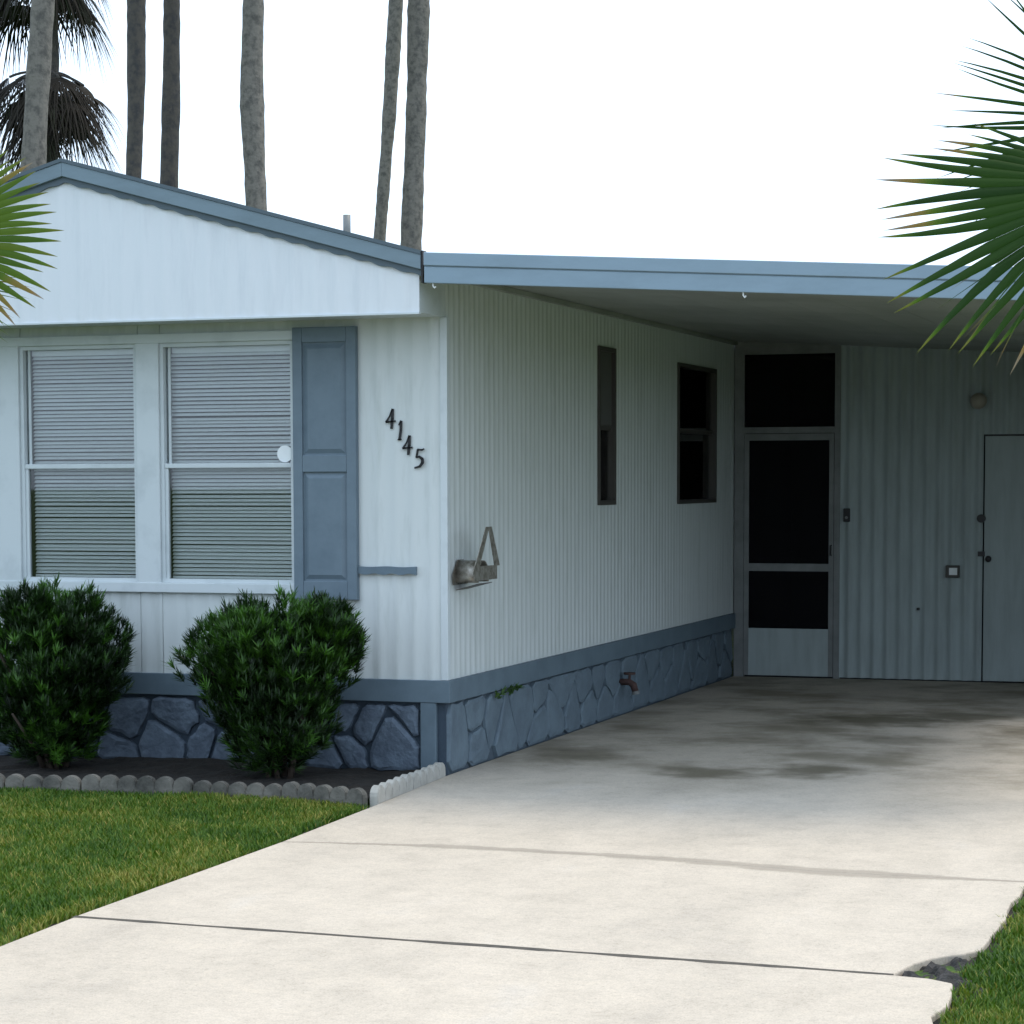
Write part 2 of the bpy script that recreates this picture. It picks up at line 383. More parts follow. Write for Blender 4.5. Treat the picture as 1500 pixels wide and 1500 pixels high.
strip('joint_dirt', pts, [0.017 * rr.uniform(0.5, 1.4) for _ in pts], 0.0008, M['joint'], drive)
# crumbled hole at the broken slab corner
V = []; F = []
nx, ny = 26, 30
for j in range(ny):
    for i in range(nx):
        x = 3.2 + 0.36 * i / (nx - 1); y = -4.66 + 0.70 * j / (ny - 1)
        V.append((x, y, -0.035 + 0.022 * rr.random() + 0.012 * math.sin(x * 40 + y * 25)))
for j in range(ny - 1):
    for i in range(nx - 1):
        a = j * nx + i; F.append((a, a + 1, a + nx + 1, a + nx))
q = MB(); q.add(V, F); q.build('crumbled_base', M['rubble'], drive)
# dirt seam between slab and lawn
q = MB()
for pts_, w_ in (([(0.06, -1.3), (0.105, -2.53), (0.115, -4.45), (0.14, -5.04), (0.14, -7.0)], 0.035), ([(3.50, -1.0), (3.495, -2.5), (3.49, -4.0), (3.52, -5.6), (3.52, -7)], 0.04)):
    L_ = []
    for (a, b) in zip(pts_, pts_[1:]): L_ += wob(a, b, 12, 0.012, 8)[:-1]
    V = []; F = []
    for i, (x, y) in enumerate(L_):
        V += [(x - w_, y, -0.022), (x + w_, y, -0.022)]
        if i: F.append((2 * i - 2, 2 * i - 1, 2 * i + 1, 2 * i))
    q.add(V, F)
tag(q.build('soil_seam', M['soil']), kind='structure')

# bed soil
V = []; F = []
xs = np.linspace(-4.6, -0.01, 60); nyb = 16
for x in xs:
    for j in range(nyb):
        y = edge_y(x) + 0.03 + (0.12 - edge_y(x) - 0.03) * j / (nyb - 1)
        if x > -0.02: y = min(y, -0.01)
        V.append((x, y, 0.012 + 0.022 * rr.random() + 0.012 * math.sin(3 * x) * math.cos(5 * y)))
for i in range(len(xs) - 1):
    for j in range(nyb - 1):
        a = i * nyb + j; F.append((a, a + nyb, a + nyb + 1, a + 1))
q = MB(); q.add(V, F); tag(q.build('flower_bed_soil', M['soil']), kind='structure')

# ------------------------------------------------------------------ mobile home
HX0, HX1, HY1 = -4.27, 0.0, 16.0
ZF = 0.53
PK, SL = -2.135, 0.273
def rake(x): return 3.453 - SL * abs(x - PK)
home = tag(empty('mobile_home', (-2.1, 0, 0)), 'white ribbed mobile home with blue-grey trim, gabled front and numerals 4145', 'mobile home')

def corr(name, axis, plane, u0, u1, z0, z1, pitch, amp, openings, sign, m, parent, phase=0.0):
    """ribbed sheet: axis 'x' runs along x at y=plane, axis 'y' runs along y at x=plane; sign = outward"""
    zt = z1 if callable(z1) else (lambda u: z1)
    us = list(np.arange(u0, u1, pitch / 8)) + [u1]
    for o in openings: us += [o[0], o[1]]
    us = sorted(set(round(float(t), 5) for t in us if u0 - 1e-6 <= t <= u1 + 1e-6))
    def pt(u, z):
        d = plane + sign * amp * (0.5 + 0.5 * math.cos(2 * math.pi * (u - phase) / pitch)) ** 1.5
        return (u, d, z) if axis == 'x' else (d, u, z)
    q = MB()
    for a, b in zip(us, us[1:]):
        c = (a + b) / 2
        cuts = sorted((o[2], o[3]) for o in openings if o[0] < c < o[1])
        za = z0
        for lo, hi in cuts:
            if lo > za: q.add([pt(a, za), pt(b, za), pt(b, lo), pt(a, lo)], [(0, 1, 2, 3)])
            za = hi
        q.add([pt(a, za), pt(b, za), pt(b, zt(b)), pt(a, zt(a))], [(0, 1, 2, 3)])
    me = q.mesh(name)
    bm = bmesh.new(); bm.from_mesh(me); bmesh.ops.remove_doubles(bm, verts=bm.verts, dist=1e-5); bmesh.ops.recalc_face_normals(bm, faces=bm.faces); bm.to_mesh(me); bm.free()
    return link(name, me, m, parent, True)

WIN = [(-3.62, -2.825), (-2.675, -1.905), (-1.755, -0.912)]
WZ0, WZ1 = 1.06, 2.44
SLIT = (2.95, 3.36, 1.475, 2.545); WIN2 = (5.07, 6.28, 1.46, 2.53)
corr('front_siding', 'x', 0.0, HX0, HX1, ZF, 2.56, 0.105, 0.007, [(a, b, WZ0, WZ1) for a, b in WIN], -1, M['siding'], home, 0.02)
corr('side_siding', 'y', 0.0, 0.0, HY1, ZF, 2.86, 0.085, 0.0042, [SLIT, WIN2], 1, M['siding'], home, 0.03)
corr('far_side_siding', 'y', HX0, 0.0, HY1, ZF, 2.86, 0.105, 0.009, [], -1, M['siding'], home)
corr('rear_siding', 'x', HY1, HX0, HX1, ZF, rake, 0.105, 0.009, [], 1, M['siding'], home)
corr('gable_panel', 'x', -0.40, HX0 - 0.0, HX1 + 0.0, 2.545, lambda x: rake(x) - 0.06, 0.13, 0.008, [], -1, M['gable'], home, 0.04)
box('soffit', (HX0, -0.399, 2.548), (HX1 - 0.001, 0.0, 2.562), M['white'], home)
for xx in (HX0, HX1 - 0.012):
    box('gable_return', (xx, -0.398, 2.5625), (xx + 0.012, -0.001, 2.84), M['white'], home)
box('gable_bottom_trim', (HX0 - 0.002, -0.412, 2.538), (HX1 + 0.002, -0.385, 2.5475), M['white'], home)
box('corner_trim', (-0.03, -0.0125, ZF + 0.001), (0.0125, 0.03, 2.547), M['white'], home, 0.003)
box('floor', (HX0 + 0.02, 0.05, ZF - 0.08), (HX1 - 0.02, HY1 - 0.02, ZF + 0.02), M['dark'], home)
# roof
q = MB()
for a, b in ((HX0 - 0.03, PK), (PK, HX1 + 0.03)):
    q.prism([(a, -0.425, rake(a) - 0.012), (b, -0.425, rake(b) - 0.012), (b, -0.425, rake(b) + 0.004), (a, -0.425, rake(a) + 0.004)], (0, HY1 + 0.6, 0))
roof = q.build('roof', M['roof'], home)
# rake fascia with its scalloped lower trim
for a, b in ((HX0 - 0.02, PK), (PK, HX1 + 0.022)):
    q = MB()
    q.prism([(a, -0.440, rake(a) - 0.092), (b, -0.440, rake(b) - 0.092), (b, -0.440, rake(b) - 0.013), (a, -0.440, rake(a) - 0.013)], (0, 0.03, 0))
    fa = q.build('rake_fascia', M['fascia'], home, bevel=0.003)
    q = MB(); n = int((b - a) / 0.012)
    top = []; bot = []
    for i in range(n + 1):
        x = a + (b - a) * i / n
        top.append((x, -0.421, rake(x) - 0.080)); bot.append((x, -0.421, rake(x) - 0.126 - 0.005 * math.cos(2 * math.pi * (x - 0.04) / 0.13)))
    for i in range(n):
        q.add([bot[i], bot[i + 1], top[i + 1], top[i]], [(0, 1, 2, 3)])
        d = lambda p: (p[0], p[1] + 0.02, p[2])
        q.add([bot[i], bot[i + 1], d(bot[i + 1]), d(bot[i])], [(0, 3, 2, 1)])
    q.build('scalloped_trim', M['fasciad'], fa)
    q = MB()
    q.prism([(a, -0.446, rake(a) - 0.0125), (b, -0.446, rake(b) - 0.0125), (b, -0.446, rake(b) + 0.008), (a, -0.446, rake(a) + 0.008)], (0, 0.02, 0))
    q.build('drip_edge', M['fasciad'], fa)
box('gap_shade_strip', (HX1 + 0.024, -0.436, 2.70), (HX1 + 0.034, -0.38, 2.872), M['black'], home)  # black strip painting the shade in the gap between the two fascias
q = MB(); q.tube([(-1.208, 1.5, 3.15), (-1.208, 1.5, 3.31)], 0.024, 14); q.build('vent_pipe', M['dull'], home, True)

# belt trim and skirting
box('belt_trim', (HX0, -0.026, 0.405), (0.026, 0.0, ZF), M['blue'], home, 0.003)
box('belt_trim', (0.0005, 0.0005, 0.4055), (0.027, 6.93, ZF - 0.0005), M['blue'], home, 0.003)
sk = box('stone_skirting', (HX0, 0.014, -0.03), (-0.012, 0.05, 0.404), M['mortar'], home)
sk2 = box('stone_skirting', (-0.05, 0.0145, -0.03), (-0.0125, 6.94, 0.404), M['mortar2'], home)
box('skirting_post', (-0.152, -0.022, 0.0), (-0.06, 0.012, 0.404), M['blue'], home, 0.004)

def voronoi(w, h, size, seed, aspect=1.3):
    r = random.Random(seed); P = []
    ny_ = max(2, round(h / size)); nx_ = max(2, round(w / (size * aspect)))
    for j in range(ny_):
        for i in range(nx_):
            P.append(((i + 0.5 + (0.5 if j % 2 else 0) * 0.8 + r.uniform(-.34, .34)) * w / nx_, (j + 0.5 + r.uniform(-.33, .33)) * h / ny_))
    cells = []
    for i, p in enumerate(P):
        poly = [(0, 0), (w, 0), (w, h), (0, h)]
        for k, s in enumerate(P):
            if k == i or abs(s[0] - p[0]) > 3 * size * aspect: continue
            mx, my = (p[0] + s[0]) / 2, (p[1] + s[1]) / 2; dx, dy = s[0] - p[0], s[1] - p[1]
            out = []
            for a, b in zip(poly, poly[1:] + poly[:1]):
                da = (a[0] - mx) * dx + (a[1] - my) * dy; db = (b[0] - mx) * dx + (b[1] - my) * dy
                if da <= 0: out.append(a)
                if da * db < 0:
                    t = da / (da - db); out.append((a[0] + t * (b[0] - a[0]), a[1] + t * (b[1] - a[1])))
            poly = out
            if len(poly) < 3: break
        if len(poly) >= 3: cells.append(poly)
    return cells
def stones(parent, tf, w, h, size, gap, high, m, seed, aspect=1.3):
    r = random.Random(seed)
    for poly in voronoi(w, h, size, seed, aspect):
        cx = sum(p[0] for p in poly) / len(poly); cy_ = sum(p[1] for p in poly) / len(poly)
        rad = min(math.hypot(p[0] - cx, p[1] - cy_) for p in poly)
        if rad < gap * 2.2: continue
        ring = []
        for a, b in zip(poly, poly[1:] + poly[:1]):   # soften corners, wander along edges
            L_ = math.hypot(b[0] - a[0], b[1] - a[1])
            if L_ < 0.02: continue
            for t in ((0.16, 0.5, 0.84) if L_ > 0.1 else (0.25, 0.75)):
                j = 0.008 if t == 0.5 else 0.004
                ring.append((a[0] + (b[0] - a[0]) * t + r.uniform(-j, j), a[1] + (b[1] - a[1]) * t + r.uniform(-j, j)))
        if len(ring) < 4: continue
        V = []; n = len(ring)
        tiltx, tilty = r.uniform(-.05, .05), r.uniform(-.05, .05)
        for ins, d in ((gap, 0.0), (gap + 0.004, high * 0.7), (gap + 0.026, high)):
            for x, y in ring:
                l = math.hypot(x - cx, y - cy_) or 1
                k = max(0.2, (l - ins) / l)
                X, Y = cx + (x - cx) * k, cy_ + (y - cy_) * k
                dd = d + (0 if d == 0 else (X - cx) * tiltx + (Y - cy_) * tilty + r.uniform(-.003, .003))
                V.append(tf(X, Y, max(0, dd)))
        V.append(tf(cx, cy_, high + r.uniform(-.006, .006)))
        F = []
        for k in range(2):
            for i in range(n): F.append((k * n + i, k * n + (i + 1) % n, k * n + n + (i + 1) % n, k * n + n + i))
        for i in range(n): F.append((2 * n + i, 2 * n + (i + 1) % n, 3 * n))
        q = MB(); q.add(V, F); q.build('stone', m, parent)
stones(sk, lambda x, y, d: (HX0 + 0.01 + x, 0.0135 - d, 0.0 + y), -0.155 - HX0 - 0.012, 0.398, 0.19, 0.010, 0.034, M['stone'], 21, 1.35)
stones(sk2, lambda x, y, d: (-0.012 + d, 0.02 + x, 0.0 + y), 6.9, 0.398, 0.2, 0.005, 0.020, M['stone2'], 8, 2.2)

# windows on the front
for k, (a, b) in enumerate(WIN):
    w = empty('window', ((a + b) / 2, 0, WZ0)); w.parent = home; w.location = Vector(((a + b) / 2, 0, WZ0)) - Vector(home.location)
    q = MB(); t = 0.022
    q.box((a, -0.012, WZ0), (a + t, 0.05, WZ1)); q.box((b - t, -0.012, WZ0), (b, 0.05, WZ1))
    q.box((a + t, -0.012, WZ0), (b - t, 0.05, WZ0 + t)); q.box((a + t, -0.012, WZ1 - t), (b - t, 0.05, WZ1))
    q.build('frame', M['white'], w)
    zm = 1.735
    box('meeting_rail', (a + t, -0.010, zm - 0.014), (b - t, 0.035, zm + 0.014), M['white'], w, 0.004)
    box('lower_sash_stile', (a + t + 0.0005, -0.004, WZ0 + t), (a + t + 0.020, 0.02, zm - 0.0145), M['white'], w)
    box('upper_sash_stile', (a + t + 0.014, 0.022, zm + 0.0145), (a + t + 0.030, 0.034, WZ1 - t), M['white'], w)
    box('pane', (a + t, 0.008, WZ0 + t), (b - t, 0.011, zm - 0.014), M['glass'], w)
    box('pane', (a + t, 0.026, zm + 0.014), (b - t, 0.029, WZ1 - t), M['glass'], w)
    box('blind_head_rail', (a + 0.045, 0.055, WZ1 - 0.055), (b - 0.03, 0.085, WZ1 - t), M['slat'], w)
    # slats share one curved mesh per window
    q = MB(); tilt = math.radians(40); sw = 0.0135
    sec = []
    for s_ in (-1, -0.5, 0, 0.5, 1):
        u_ = s_ * sw; c_ = 0.0018 * (1 - s_ * s_)
        sec.append((0.070 + u_ * math.cos(tilt) - c_ * math.sin(tilt), u_ * math.sin(tilt) + c_ * math.cos(tilt)))
    x0, x1 = a + t + (0.010 if k != 1 else 0.022), b - t - 0.003
    V = [(x0 - (a + b) / 2, p[0], p[1]) for p in sec] + [(x1 - (a + b) / 2, p[0], p[1]) for p in sec]
    q.add(V, [(i, i + 1, i + 6, i + 5) for i in range(4)])
    sm = q.mesh('blind_slat'); sm.materials.append(M['slat'])
    sm.polygons.foreach_set('use_smooth', [True] * len(sm.polygons))
    z = WZ1 - 0.07; n = 0
    rk = random.Random(k)
    while z > WZ0 + 0.045:
        o = bpy.data.objects.new('blind_slat', sm); C.objects.link(o); o.parent = w
        o.location = (0, 0, z - WZ0)
        o.rotation_euler = (rk.gauss(0, 0.02) + (0.015 * math.sin(n * 0.11 + k)), rk.gauss(0, 0.0012), 0)
        z -= 0.0225; n += 1
    box('blind_bottom_rail', (x0, 0.06, WZ0 + 0.022), (x1, 0.08, WZ0 + 0.036), M['slat'], w)
    if k == 2:
        q = MB(); q.tube([(-0.985, 0.0245, 1.80), (-0.985, 0.020, 1.80)], 0.048, 24); q.build('round_sticker', M['slat'], w)
for a, b in ((-2.825, -2.675), (-1.905, -1.755), (-3.70, -3.62)):
    box('window_casing', (a + 0.001, -0.030, WZ0 - 0.02), (b - 0.001, -0.0005, WZ1 + 0.02), M['white'], home, 0.004)
box('window_header', (-3.70, -0.034, WZ1 + 0.0005), (-0.908, -0.0005, WZ1 + 0.055), M['white'], home, 0.004)
box('window_sill', (-3.70, -0.036, WZ0 - 0.058), (-0.908, -0.0005, WZ0 - 0.0005), M['white'], home, 0.004)
q = MB(); q.box((-3.68, 0.35, 1.0), (-0.85, 0.36, 2.5)); q.build('dark_room_backing', M['dark'], home)  # black sheet standing for the unlit room behind the blinds

# shutters
def shutter(x0, x1):
    z0_, z1_ = 0.975, 2.508
    s = empty('shutter'); s.parent = home; s.location = Vector(((x0 + x1) / 2, -0.02, z0_)) - Vector(home.location)
    y0 = -0.048; yb = -0.032
    q = MB(); q.box((x0, yb, z0_), (x1, -0.008, z1_)); q.build('back_panel', M['shutter'], s)
    st = 0.058
    q = MB()
    for a, b in ((x0, x0 + st), (x1 - st, x1)): q.box((a, y0, z0_), (b, yb + 0.001, z1_))
    q.build('stile', M['shutter'], s, bevel=0.004)
    for a, b in ((z0_, z0_ + 0.105), (1.695, 1.79), (z1_ - 0.085, z1_)):
        box('rail', (x0 + st, y0 + 0.001, a), (x1 - st, yb + 0.001, b), M['shutter'], s, 0.004)
    for a, b in ((z0_ + 0.105, 1.695), (1.79, z1_ - 0.085)):
        g = 0.010; e = 0.035
        A = [(x0 + st + g, yb, a + g), (x1 - st - g, yb, a + g), (x1 - st - g, yb, b - g), (x0 + st + g, yb, b - g)]
        B = [(x0 + st + e, y0 + 0.004, a + e), (x1 - st - e, y0 + 0.004, a + e), (x1 - st - e, y0 + 0.004, b - e), (x0 + st + e, y0 + 0.004, b - e)]
        q = MB(); q.add(A + B, [(0, 1, 5, 4), (1, 2, 6, 5), (2, 3, 7, 6), (3, 0, 4, 7), (4, 5, 6, 7)]); q.build('raised_panel', M['shutter'], s)
shutter(-0.905, -0.520); shutter(-4.09, -3.705)
q = MB()   # little strip beside the shutter, lower edge nibbled
n = 40; V = []
for i in range(n + 1):
    x = -0.519 + 0.348 * i / n
    V.append((x, 1.122 + 0.004 * math.cos(2 * math.pi * x / 0.105), 1.164 + 0.002 * math.sin(x * 31)))
q.prism([(x, -0.03, lo) for x, lo, hi in V] + [(x, -0.03, hi) for x, lo, hi in V[::-1]], (0, 0.024, 0))
q.build('trim_strip', M['blue'], home)

# house numerals: strokes with swelling width
def numeral(strokes, x, z, w, h):
    q = MB()
    for st in strokes:
        P = [(x + p[0] * w, z + p[1] * h, p[2] * 0.019) for p in st]
        for a, b in zip(P, P[1:]):
            dx, dz = b[0] - a[0], b[1] - a[1]; l = math.hypot(dx, dz) or 1
            nx_, nz_ = -dz / l, dx / l; ex, ez = dx / l * 0.002, dz / l * 0.002
            poly = [(a[0] - ex + nx_ * a[2] / 2, a[1] - ez + nz_ * a[2] / 2), (a[0] - ex - nx_ * a[2] / 2, a[1] - ez - nz_ * a[2] / 2),
                    (b[0] + ex - nx_ * b[2] / 2, b[1] + ez - nz_ * b[2] / 2), (b[0] + ex + nx_ * b[2] / 2, b[1] + ez + nz_ * b[2] / 2)]
            q.prism([(p[0], -0.017, p[1]) for p in poly], (0, 0.006, 0))
    return q.build('house_numeral', M['black'], home)
four = [[(0.72, 1.0, .5), (0.42, 0.62, .45), (0.05, 0.33, .6), (0.30, 0.35, .55), (1.0, 0.38, .5)], [(0.74, 1.0, .75), (0.70, 0.5, .85), (0.60, 0.0, .7)]]
one = [[(0.35, 0.80, .35), (0.62, 1.0, .6)], [(0.62, 1.0, .75), (0.58, 0.5, .8), (0.42, 0.0, .8)], [(0.25, 0.02, .35), (0.62, 0.03, .35)]]
five = [[(1.0, 1.0, .4), (0.80, 0.95, .55), (0.42, 0.97, .6), (0.34, 0.72, .55), (0.28, 0.56, .55)], [(0.28, 0.56, .5), (0.55, 0.60, .6), (0.86, 0.47, .85), (0.86, 0.27, .9), (0.62, 0.08, .7), (0.12, 0.0, .5)]]
numeral(four, -0.353, 1.936, 0.058, 0.108)
numeral(one, -0.292, 1.872, 0.052, 0.105)
numeral(four, -0.253, 1.790, 0.058, 0.105)
numeral(five, -0.187, 1.716, 0.062, 0.105)

# side windows
def side_window(y0, y1, z0_, z1_, zm, shade):
    w = empty('window'); w.parent = home; w.location = Vector((0, (y0 + y1) / 2, z0_)) - Vector(home.location)
    t = 0.03; q = MB()
    q.box((-0.055, y0, z0_), (0.016, y0 + t, z1_)); q.box((-0.055, y1 - t, z0_), (0.016, y1, z1_))
    q.box((-0.055, y0 + t, z0_), (0.016, y1 - t, z0_ + t)); q.box((-0.055, y0 + t, z1_ - t), (0.016, y1 - t, z1_))
    q.build('frame', M['bronze'], w)
    box('meeting_rail', (-0.05, y0 + t, zm - 0.015), (-0.012, y1 - t, zm + 0.015), M['bronze'], w)
    box('pane', (-0.042, y0 + t, z0_ + t), (-0.038, y1 - t, zm - 0.015), M['glass'], w)
    box('pane', (-0.030, y0 + t, zm + 0.015), (-0.026, y1 - t, z1_ - t), M['glass'], w)
    if shade: box('solar_screen', (-0.014, y0 + t, zm + 0.016), (-0.010, y1 - t, z1_ - t), M['shade'], w)
side_window(*SLIT, 2.0, True); side_window(*WIN2, 2.02, False)
for (a, b) in (((-0.45, 2.7, 1.3), (-0.44, 6.6, 2.7)),):
    box('dark_side_backing', a, b, M['dark'], home)  # black sheet standing for the unlit room behind the side windows

# ------------------------------------------------------------------ carport
YB = 6.95
port = tag(empty('carport', (1.9, 3, 0)), 'flat carport roof with pale blue fascia sloping down from the mobile home', 'carport')
CS = 0.0577
def cz(x): return 2.861 - CS * (x - 0.045)
CX0, CX1, CY0, CY1 = 0.045, 3.80, -0.42, 7.2
n = 12; PX0 = 0.011; wpan = (CX1 - 0.04 - PX0) / n
for i in range(n):                      # interlocking roof pans, each with its rib
    a = PX0 + wpan * i; b = a + wpan - 0.002
    q = MB()
    q.prism([(a, CY0 + 0.03, cz(a) - 0.075), (b, CY0 + 0.03, cz(b) - 0.075), (b, CY0 + 0.03, cz(b) - 0.035), (b - 0.02, CY0 + 0.03, cz(b) - 0.035), (b - 0.02, CY0 + 0.03, cz(b) - 0.06), (a, CY0 + 0.03, cz(a) - 0.06)], (0, CY1 - CY0 - 0.03, 0))
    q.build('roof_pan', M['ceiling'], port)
def band(name, d0, d1, y0, y1, m):
    q = MB(); q.hexa([(CX0, y0, cz(CX0) - d1), (CX1, y0, cz(CX1) - d1), (CX1, y1, cz(CX1) - d1), (CX0, y1, cz(CX0) - d1), (CX0, y0, cz(CX0) - d0), (CX1, y0, cz(CX1) - d0), (CX1, y1, cz(CX1) - d0), (CX0, y1, cz(CX0) - d0)])
    return q.build(name, m, port, bevel=0.004)
band('upper_fascia', 0.0, 0.070, -0.455, -0.415, M['fascia_lo'])
band('fascia_seam', 0.060, 0.080, -0.444, -0.416, M['fascia'])
band('lower_fascia', 0.076, 0.162, -0.448, -0.4165, M['fascia_lo'])
q = MB(); q.box((CX1 - 0.03, CY0 + 0.04, cz(CX1) - 0.16), (CX1, CY1, cz(CX1))); q.build('side_fascia', M['fascia_lo'], port)
q = MB()
q.box((3.60, -0.1, 2.47), (3.66, CY1 - 0.3, cz(3.66) - 0.078)); q.build('side_beam', M['white'], port)
for y in (0.0, 3.2, 6.6): box('post', (3.59, y, 0.0), (3.67, y + 0.08, 2.47), M['white'], port, 0.004)
box('wall_ledger', (0.010, -0.35, 2.755), (0.04, 6.9, 2.784), M['ceiling'], port)
corr('added_shade_wall', 'y', 3.69, 4.6, YB, -0.02, 2.47, 0.105, 0.012, [], 1, M['shedside'], port)  # unseen wall and cap, added to darken the rear of the carport
box('added_shade_wall_cap', (3.672, 4.6, 2.4705), (3.72, YB, 2.60), M['white'], port)
for x in (0.09, 1.78):
    q = MB(); zz = cz(x) - 0.165
    q.tube([(x, -0.43, zz + 0.01), (x, -0.43, zz - 0.012), (x + 0.008, -0.43, zz - 0.022), (x + 0.016, -0.43, zz - 0.014)], 0.0045, 6); q.build('hook', M['slat'], port)

# ------------------------------------------------------------------ porch and store wall at the back of the carport
YB = 6.95
shed = tag(empty('carport_storeroom', (1.9, YB, 0)), 'ribbed pale storeroom wall with screened entry at the back of the carport', 'storeroom')
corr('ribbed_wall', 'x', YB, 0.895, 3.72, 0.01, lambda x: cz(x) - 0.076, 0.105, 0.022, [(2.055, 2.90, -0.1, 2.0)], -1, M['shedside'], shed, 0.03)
q = MB()
q.box((0.012, YB - 0.03, 0.0), (0.092, YB + 0.03, 2.78)); q.box((0.850, YB - 0.03, 0.0), (0.895, YB + 0.03, 2.735))
q.box((0.092, YB - 0.03, 2.675), (0.850, YB + 0.03, 2.79)); q.box((0.092, YB - 0.03, 2.025), (0.850, YB + 0.03, 2.075))
q.build('entry_frame', M['dull'], shed)
box('transom_screen', (0.092, YB - 0.002, 2.075), (0.850, YB + 0.002, 2.675), M['screen'], shed)
door = empty('screen_door'); door.parent = shed; door.location = Vector((0.47, YB, 0)) - Vector(shed.location)
q = MB(); y0, y1 = YB - 0.036, YB - 0.008
q.box((0.096, y0, 0.015), (0.137, y1, 2.02)); q.box((0.808, y0, 0.015), (0.847, y1, 2.02))
q.box((0.137, y0, 1.965), (0.808, y1, 2.02)); q.build('door_frame', M['dull'], door)
box('door_rail', (0.137, y0 + 0.001, 0.885), (0.808, y1, 0.948), M['dull'], door)
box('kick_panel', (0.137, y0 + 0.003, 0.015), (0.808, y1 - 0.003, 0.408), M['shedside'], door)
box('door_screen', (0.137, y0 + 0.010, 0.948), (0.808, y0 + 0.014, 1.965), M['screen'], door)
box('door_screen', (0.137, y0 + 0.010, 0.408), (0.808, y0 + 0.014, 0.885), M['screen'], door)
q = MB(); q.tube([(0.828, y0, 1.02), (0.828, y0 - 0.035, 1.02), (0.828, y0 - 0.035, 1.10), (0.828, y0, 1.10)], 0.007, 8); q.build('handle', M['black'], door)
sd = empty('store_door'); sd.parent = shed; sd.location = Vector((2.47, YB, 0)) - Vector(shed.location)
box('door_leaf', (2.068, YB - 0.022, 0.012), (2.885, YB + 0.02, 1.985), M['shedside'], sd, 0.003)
box('door_stop', (2.055, YB - 0.008, 1.987), (2.90, YB + 0.03, 2.0), M['black'], sd)
q = MB(); q.tube([(2.105, YB - 0.02, 1.0), (2.105, YB - 0.05, 1.0), (2.105, YB - 0.058, 1.0)], [0.012, 0.026, 0.018], 14); q.build('door_knob', M['black'], sd, True)
box('hasp', (2.02, YB - 0.036, 1.02), (2.075, YB - 0.0225, 1.06), M['black'], sd)
q = MB(); q.tube([(2.045, YB - 0.02, 1.325), (2.045, YB - 0.055, 1.325)], 0.034, 16); q.build('padlock_plate', M['black'], sd)
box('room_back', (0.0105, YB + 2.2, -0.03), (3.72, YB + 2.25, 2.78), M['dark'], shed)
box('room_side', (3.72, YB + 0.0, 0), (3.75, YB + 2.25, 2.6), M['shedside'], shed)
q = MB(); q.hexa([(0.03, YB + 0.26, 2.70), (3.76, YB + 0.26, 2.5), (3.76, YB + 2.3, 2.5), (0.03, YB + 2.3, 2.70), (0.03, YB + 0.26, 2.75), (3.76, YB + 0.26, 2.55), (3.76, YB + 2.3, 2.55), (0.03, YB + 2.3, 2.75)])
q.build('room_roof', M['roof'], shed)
for a, b in (((0.020, YB + 0.04, 0), (0.024, YB + 2.2, 2.73)), ((1.6, YB + 0.04, 0), (1.63, YB + 2.2, 2.66)), ((0.02, YB + 0.04, 2.67), (3.7, YB + 2.2, 2.675))): box('room_lining', a, b, M['dark'], shed)  # lining added near-black so the porch room looks unlit
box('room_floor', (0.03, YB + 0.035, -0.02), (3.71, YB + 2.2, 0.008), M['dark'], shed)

# fittings on the back wall
lamp = tag(empty('wall_lamp', (2.02, YB, 2.27)), 'round unlit porch lamp above the plain storeroom door', 'lamp')
q = MB(); q.tube([(2.02, YB, 2.27), (2.02, YB - 0.035, 2.27)], [0.055, 0.05], 20); q.build('base_plate', M['dull'], lamp)
q = MB(); q.tube([(2.02, YB - 0.035, 2.27), (2.02, YB - 0.06, 2.268), (2.02, YB - 0.10, 2.265), (2.02, YB - 0.13, 2.26), (2.02, YB - 0.142, 2.258)], [0.045, 0.064, 0.066, 0.045, 0.012], 20)
q.build('globe', mat('aged_lamp_glass', (0.33, 0.30, 0.25), 0.3), lamp, True)
ob = tag(empty('outlet_box', (1.82, YB, 0.895)), 'small square metal outlet box on the ribbed wall', 'outlet box')
box('housing', (1.765, YB - 0.05, 0.845), (1.875, YB - 0.0005, 0.945), M['bronze'], ob, 0.006)
box('cover', (1.795, YB - 0.056, 0.868), (1.86, YB - 0.0505, 0.925), M['slat'], ob)
db = tag(empty('doorbell_box', (0.955, YB, 1.35)), 'small black box on the wall beside the screen door', 'doorbell')
box('case', (0.928, YB - 0.045, 1.295), (0.982, YB - 0.0005, 1.405), M['black'], db, 0.006)
q = MB(); q.tube([(0.955, YB - 0.045, 1.33), (0.955, YB - 0.05, 1.33)], 0.012, 12); q.build('button', M['dull'], db)
q = MB(); q.tube([(1.544, YB, 0.587), (1.544, YB - 0.03, 0.587)], 0.012, 10); tag(q.build('wall_plug', M['black']), 'tiny dark plug in the ribbed wall below the outlet box', 'plug')

# ------------------------------------------------------------------ things on the side wall
hh = tag(empty('hose_hanger', (0.0, 0.2, 1.1)), 'grey metal hose hanger screwed to the side wall near the corner', 'hose hanger')
def arc_sheet(x0, x1, yc, zc, r, a0, a1, th, n=14):
    q = MB(); V = []
    for i in range(n + 1):
        a = a0 + (a1 - a0) * i / n
        for (rad, x) in ((r, x0), (r, x1), (r - th, x1), (r - th, x0)):
            V.append((x, yc + rad * math.cos(a), zc + rad * math.sin(a)))
    F = []
    for i in range(n):
        for k in range(4): F.append((4 * i + k, 4 * i + (k + 1) % 4, 4 * i + 4 + (k + 1) % 4, 4 * i + 4 + k))
    F += [(0, 1, 2, 3), (4 * n + 3, 4 * n + 2, 4 * n + 1, 4 * n)]
    q.add(V, F); return q
arc_sheet(0.012, 0.150, 0.20, 1.105, 0.092, math.radians(-20), math.radians(200), 0.004).build('saddle', M['steel'], hh, True)
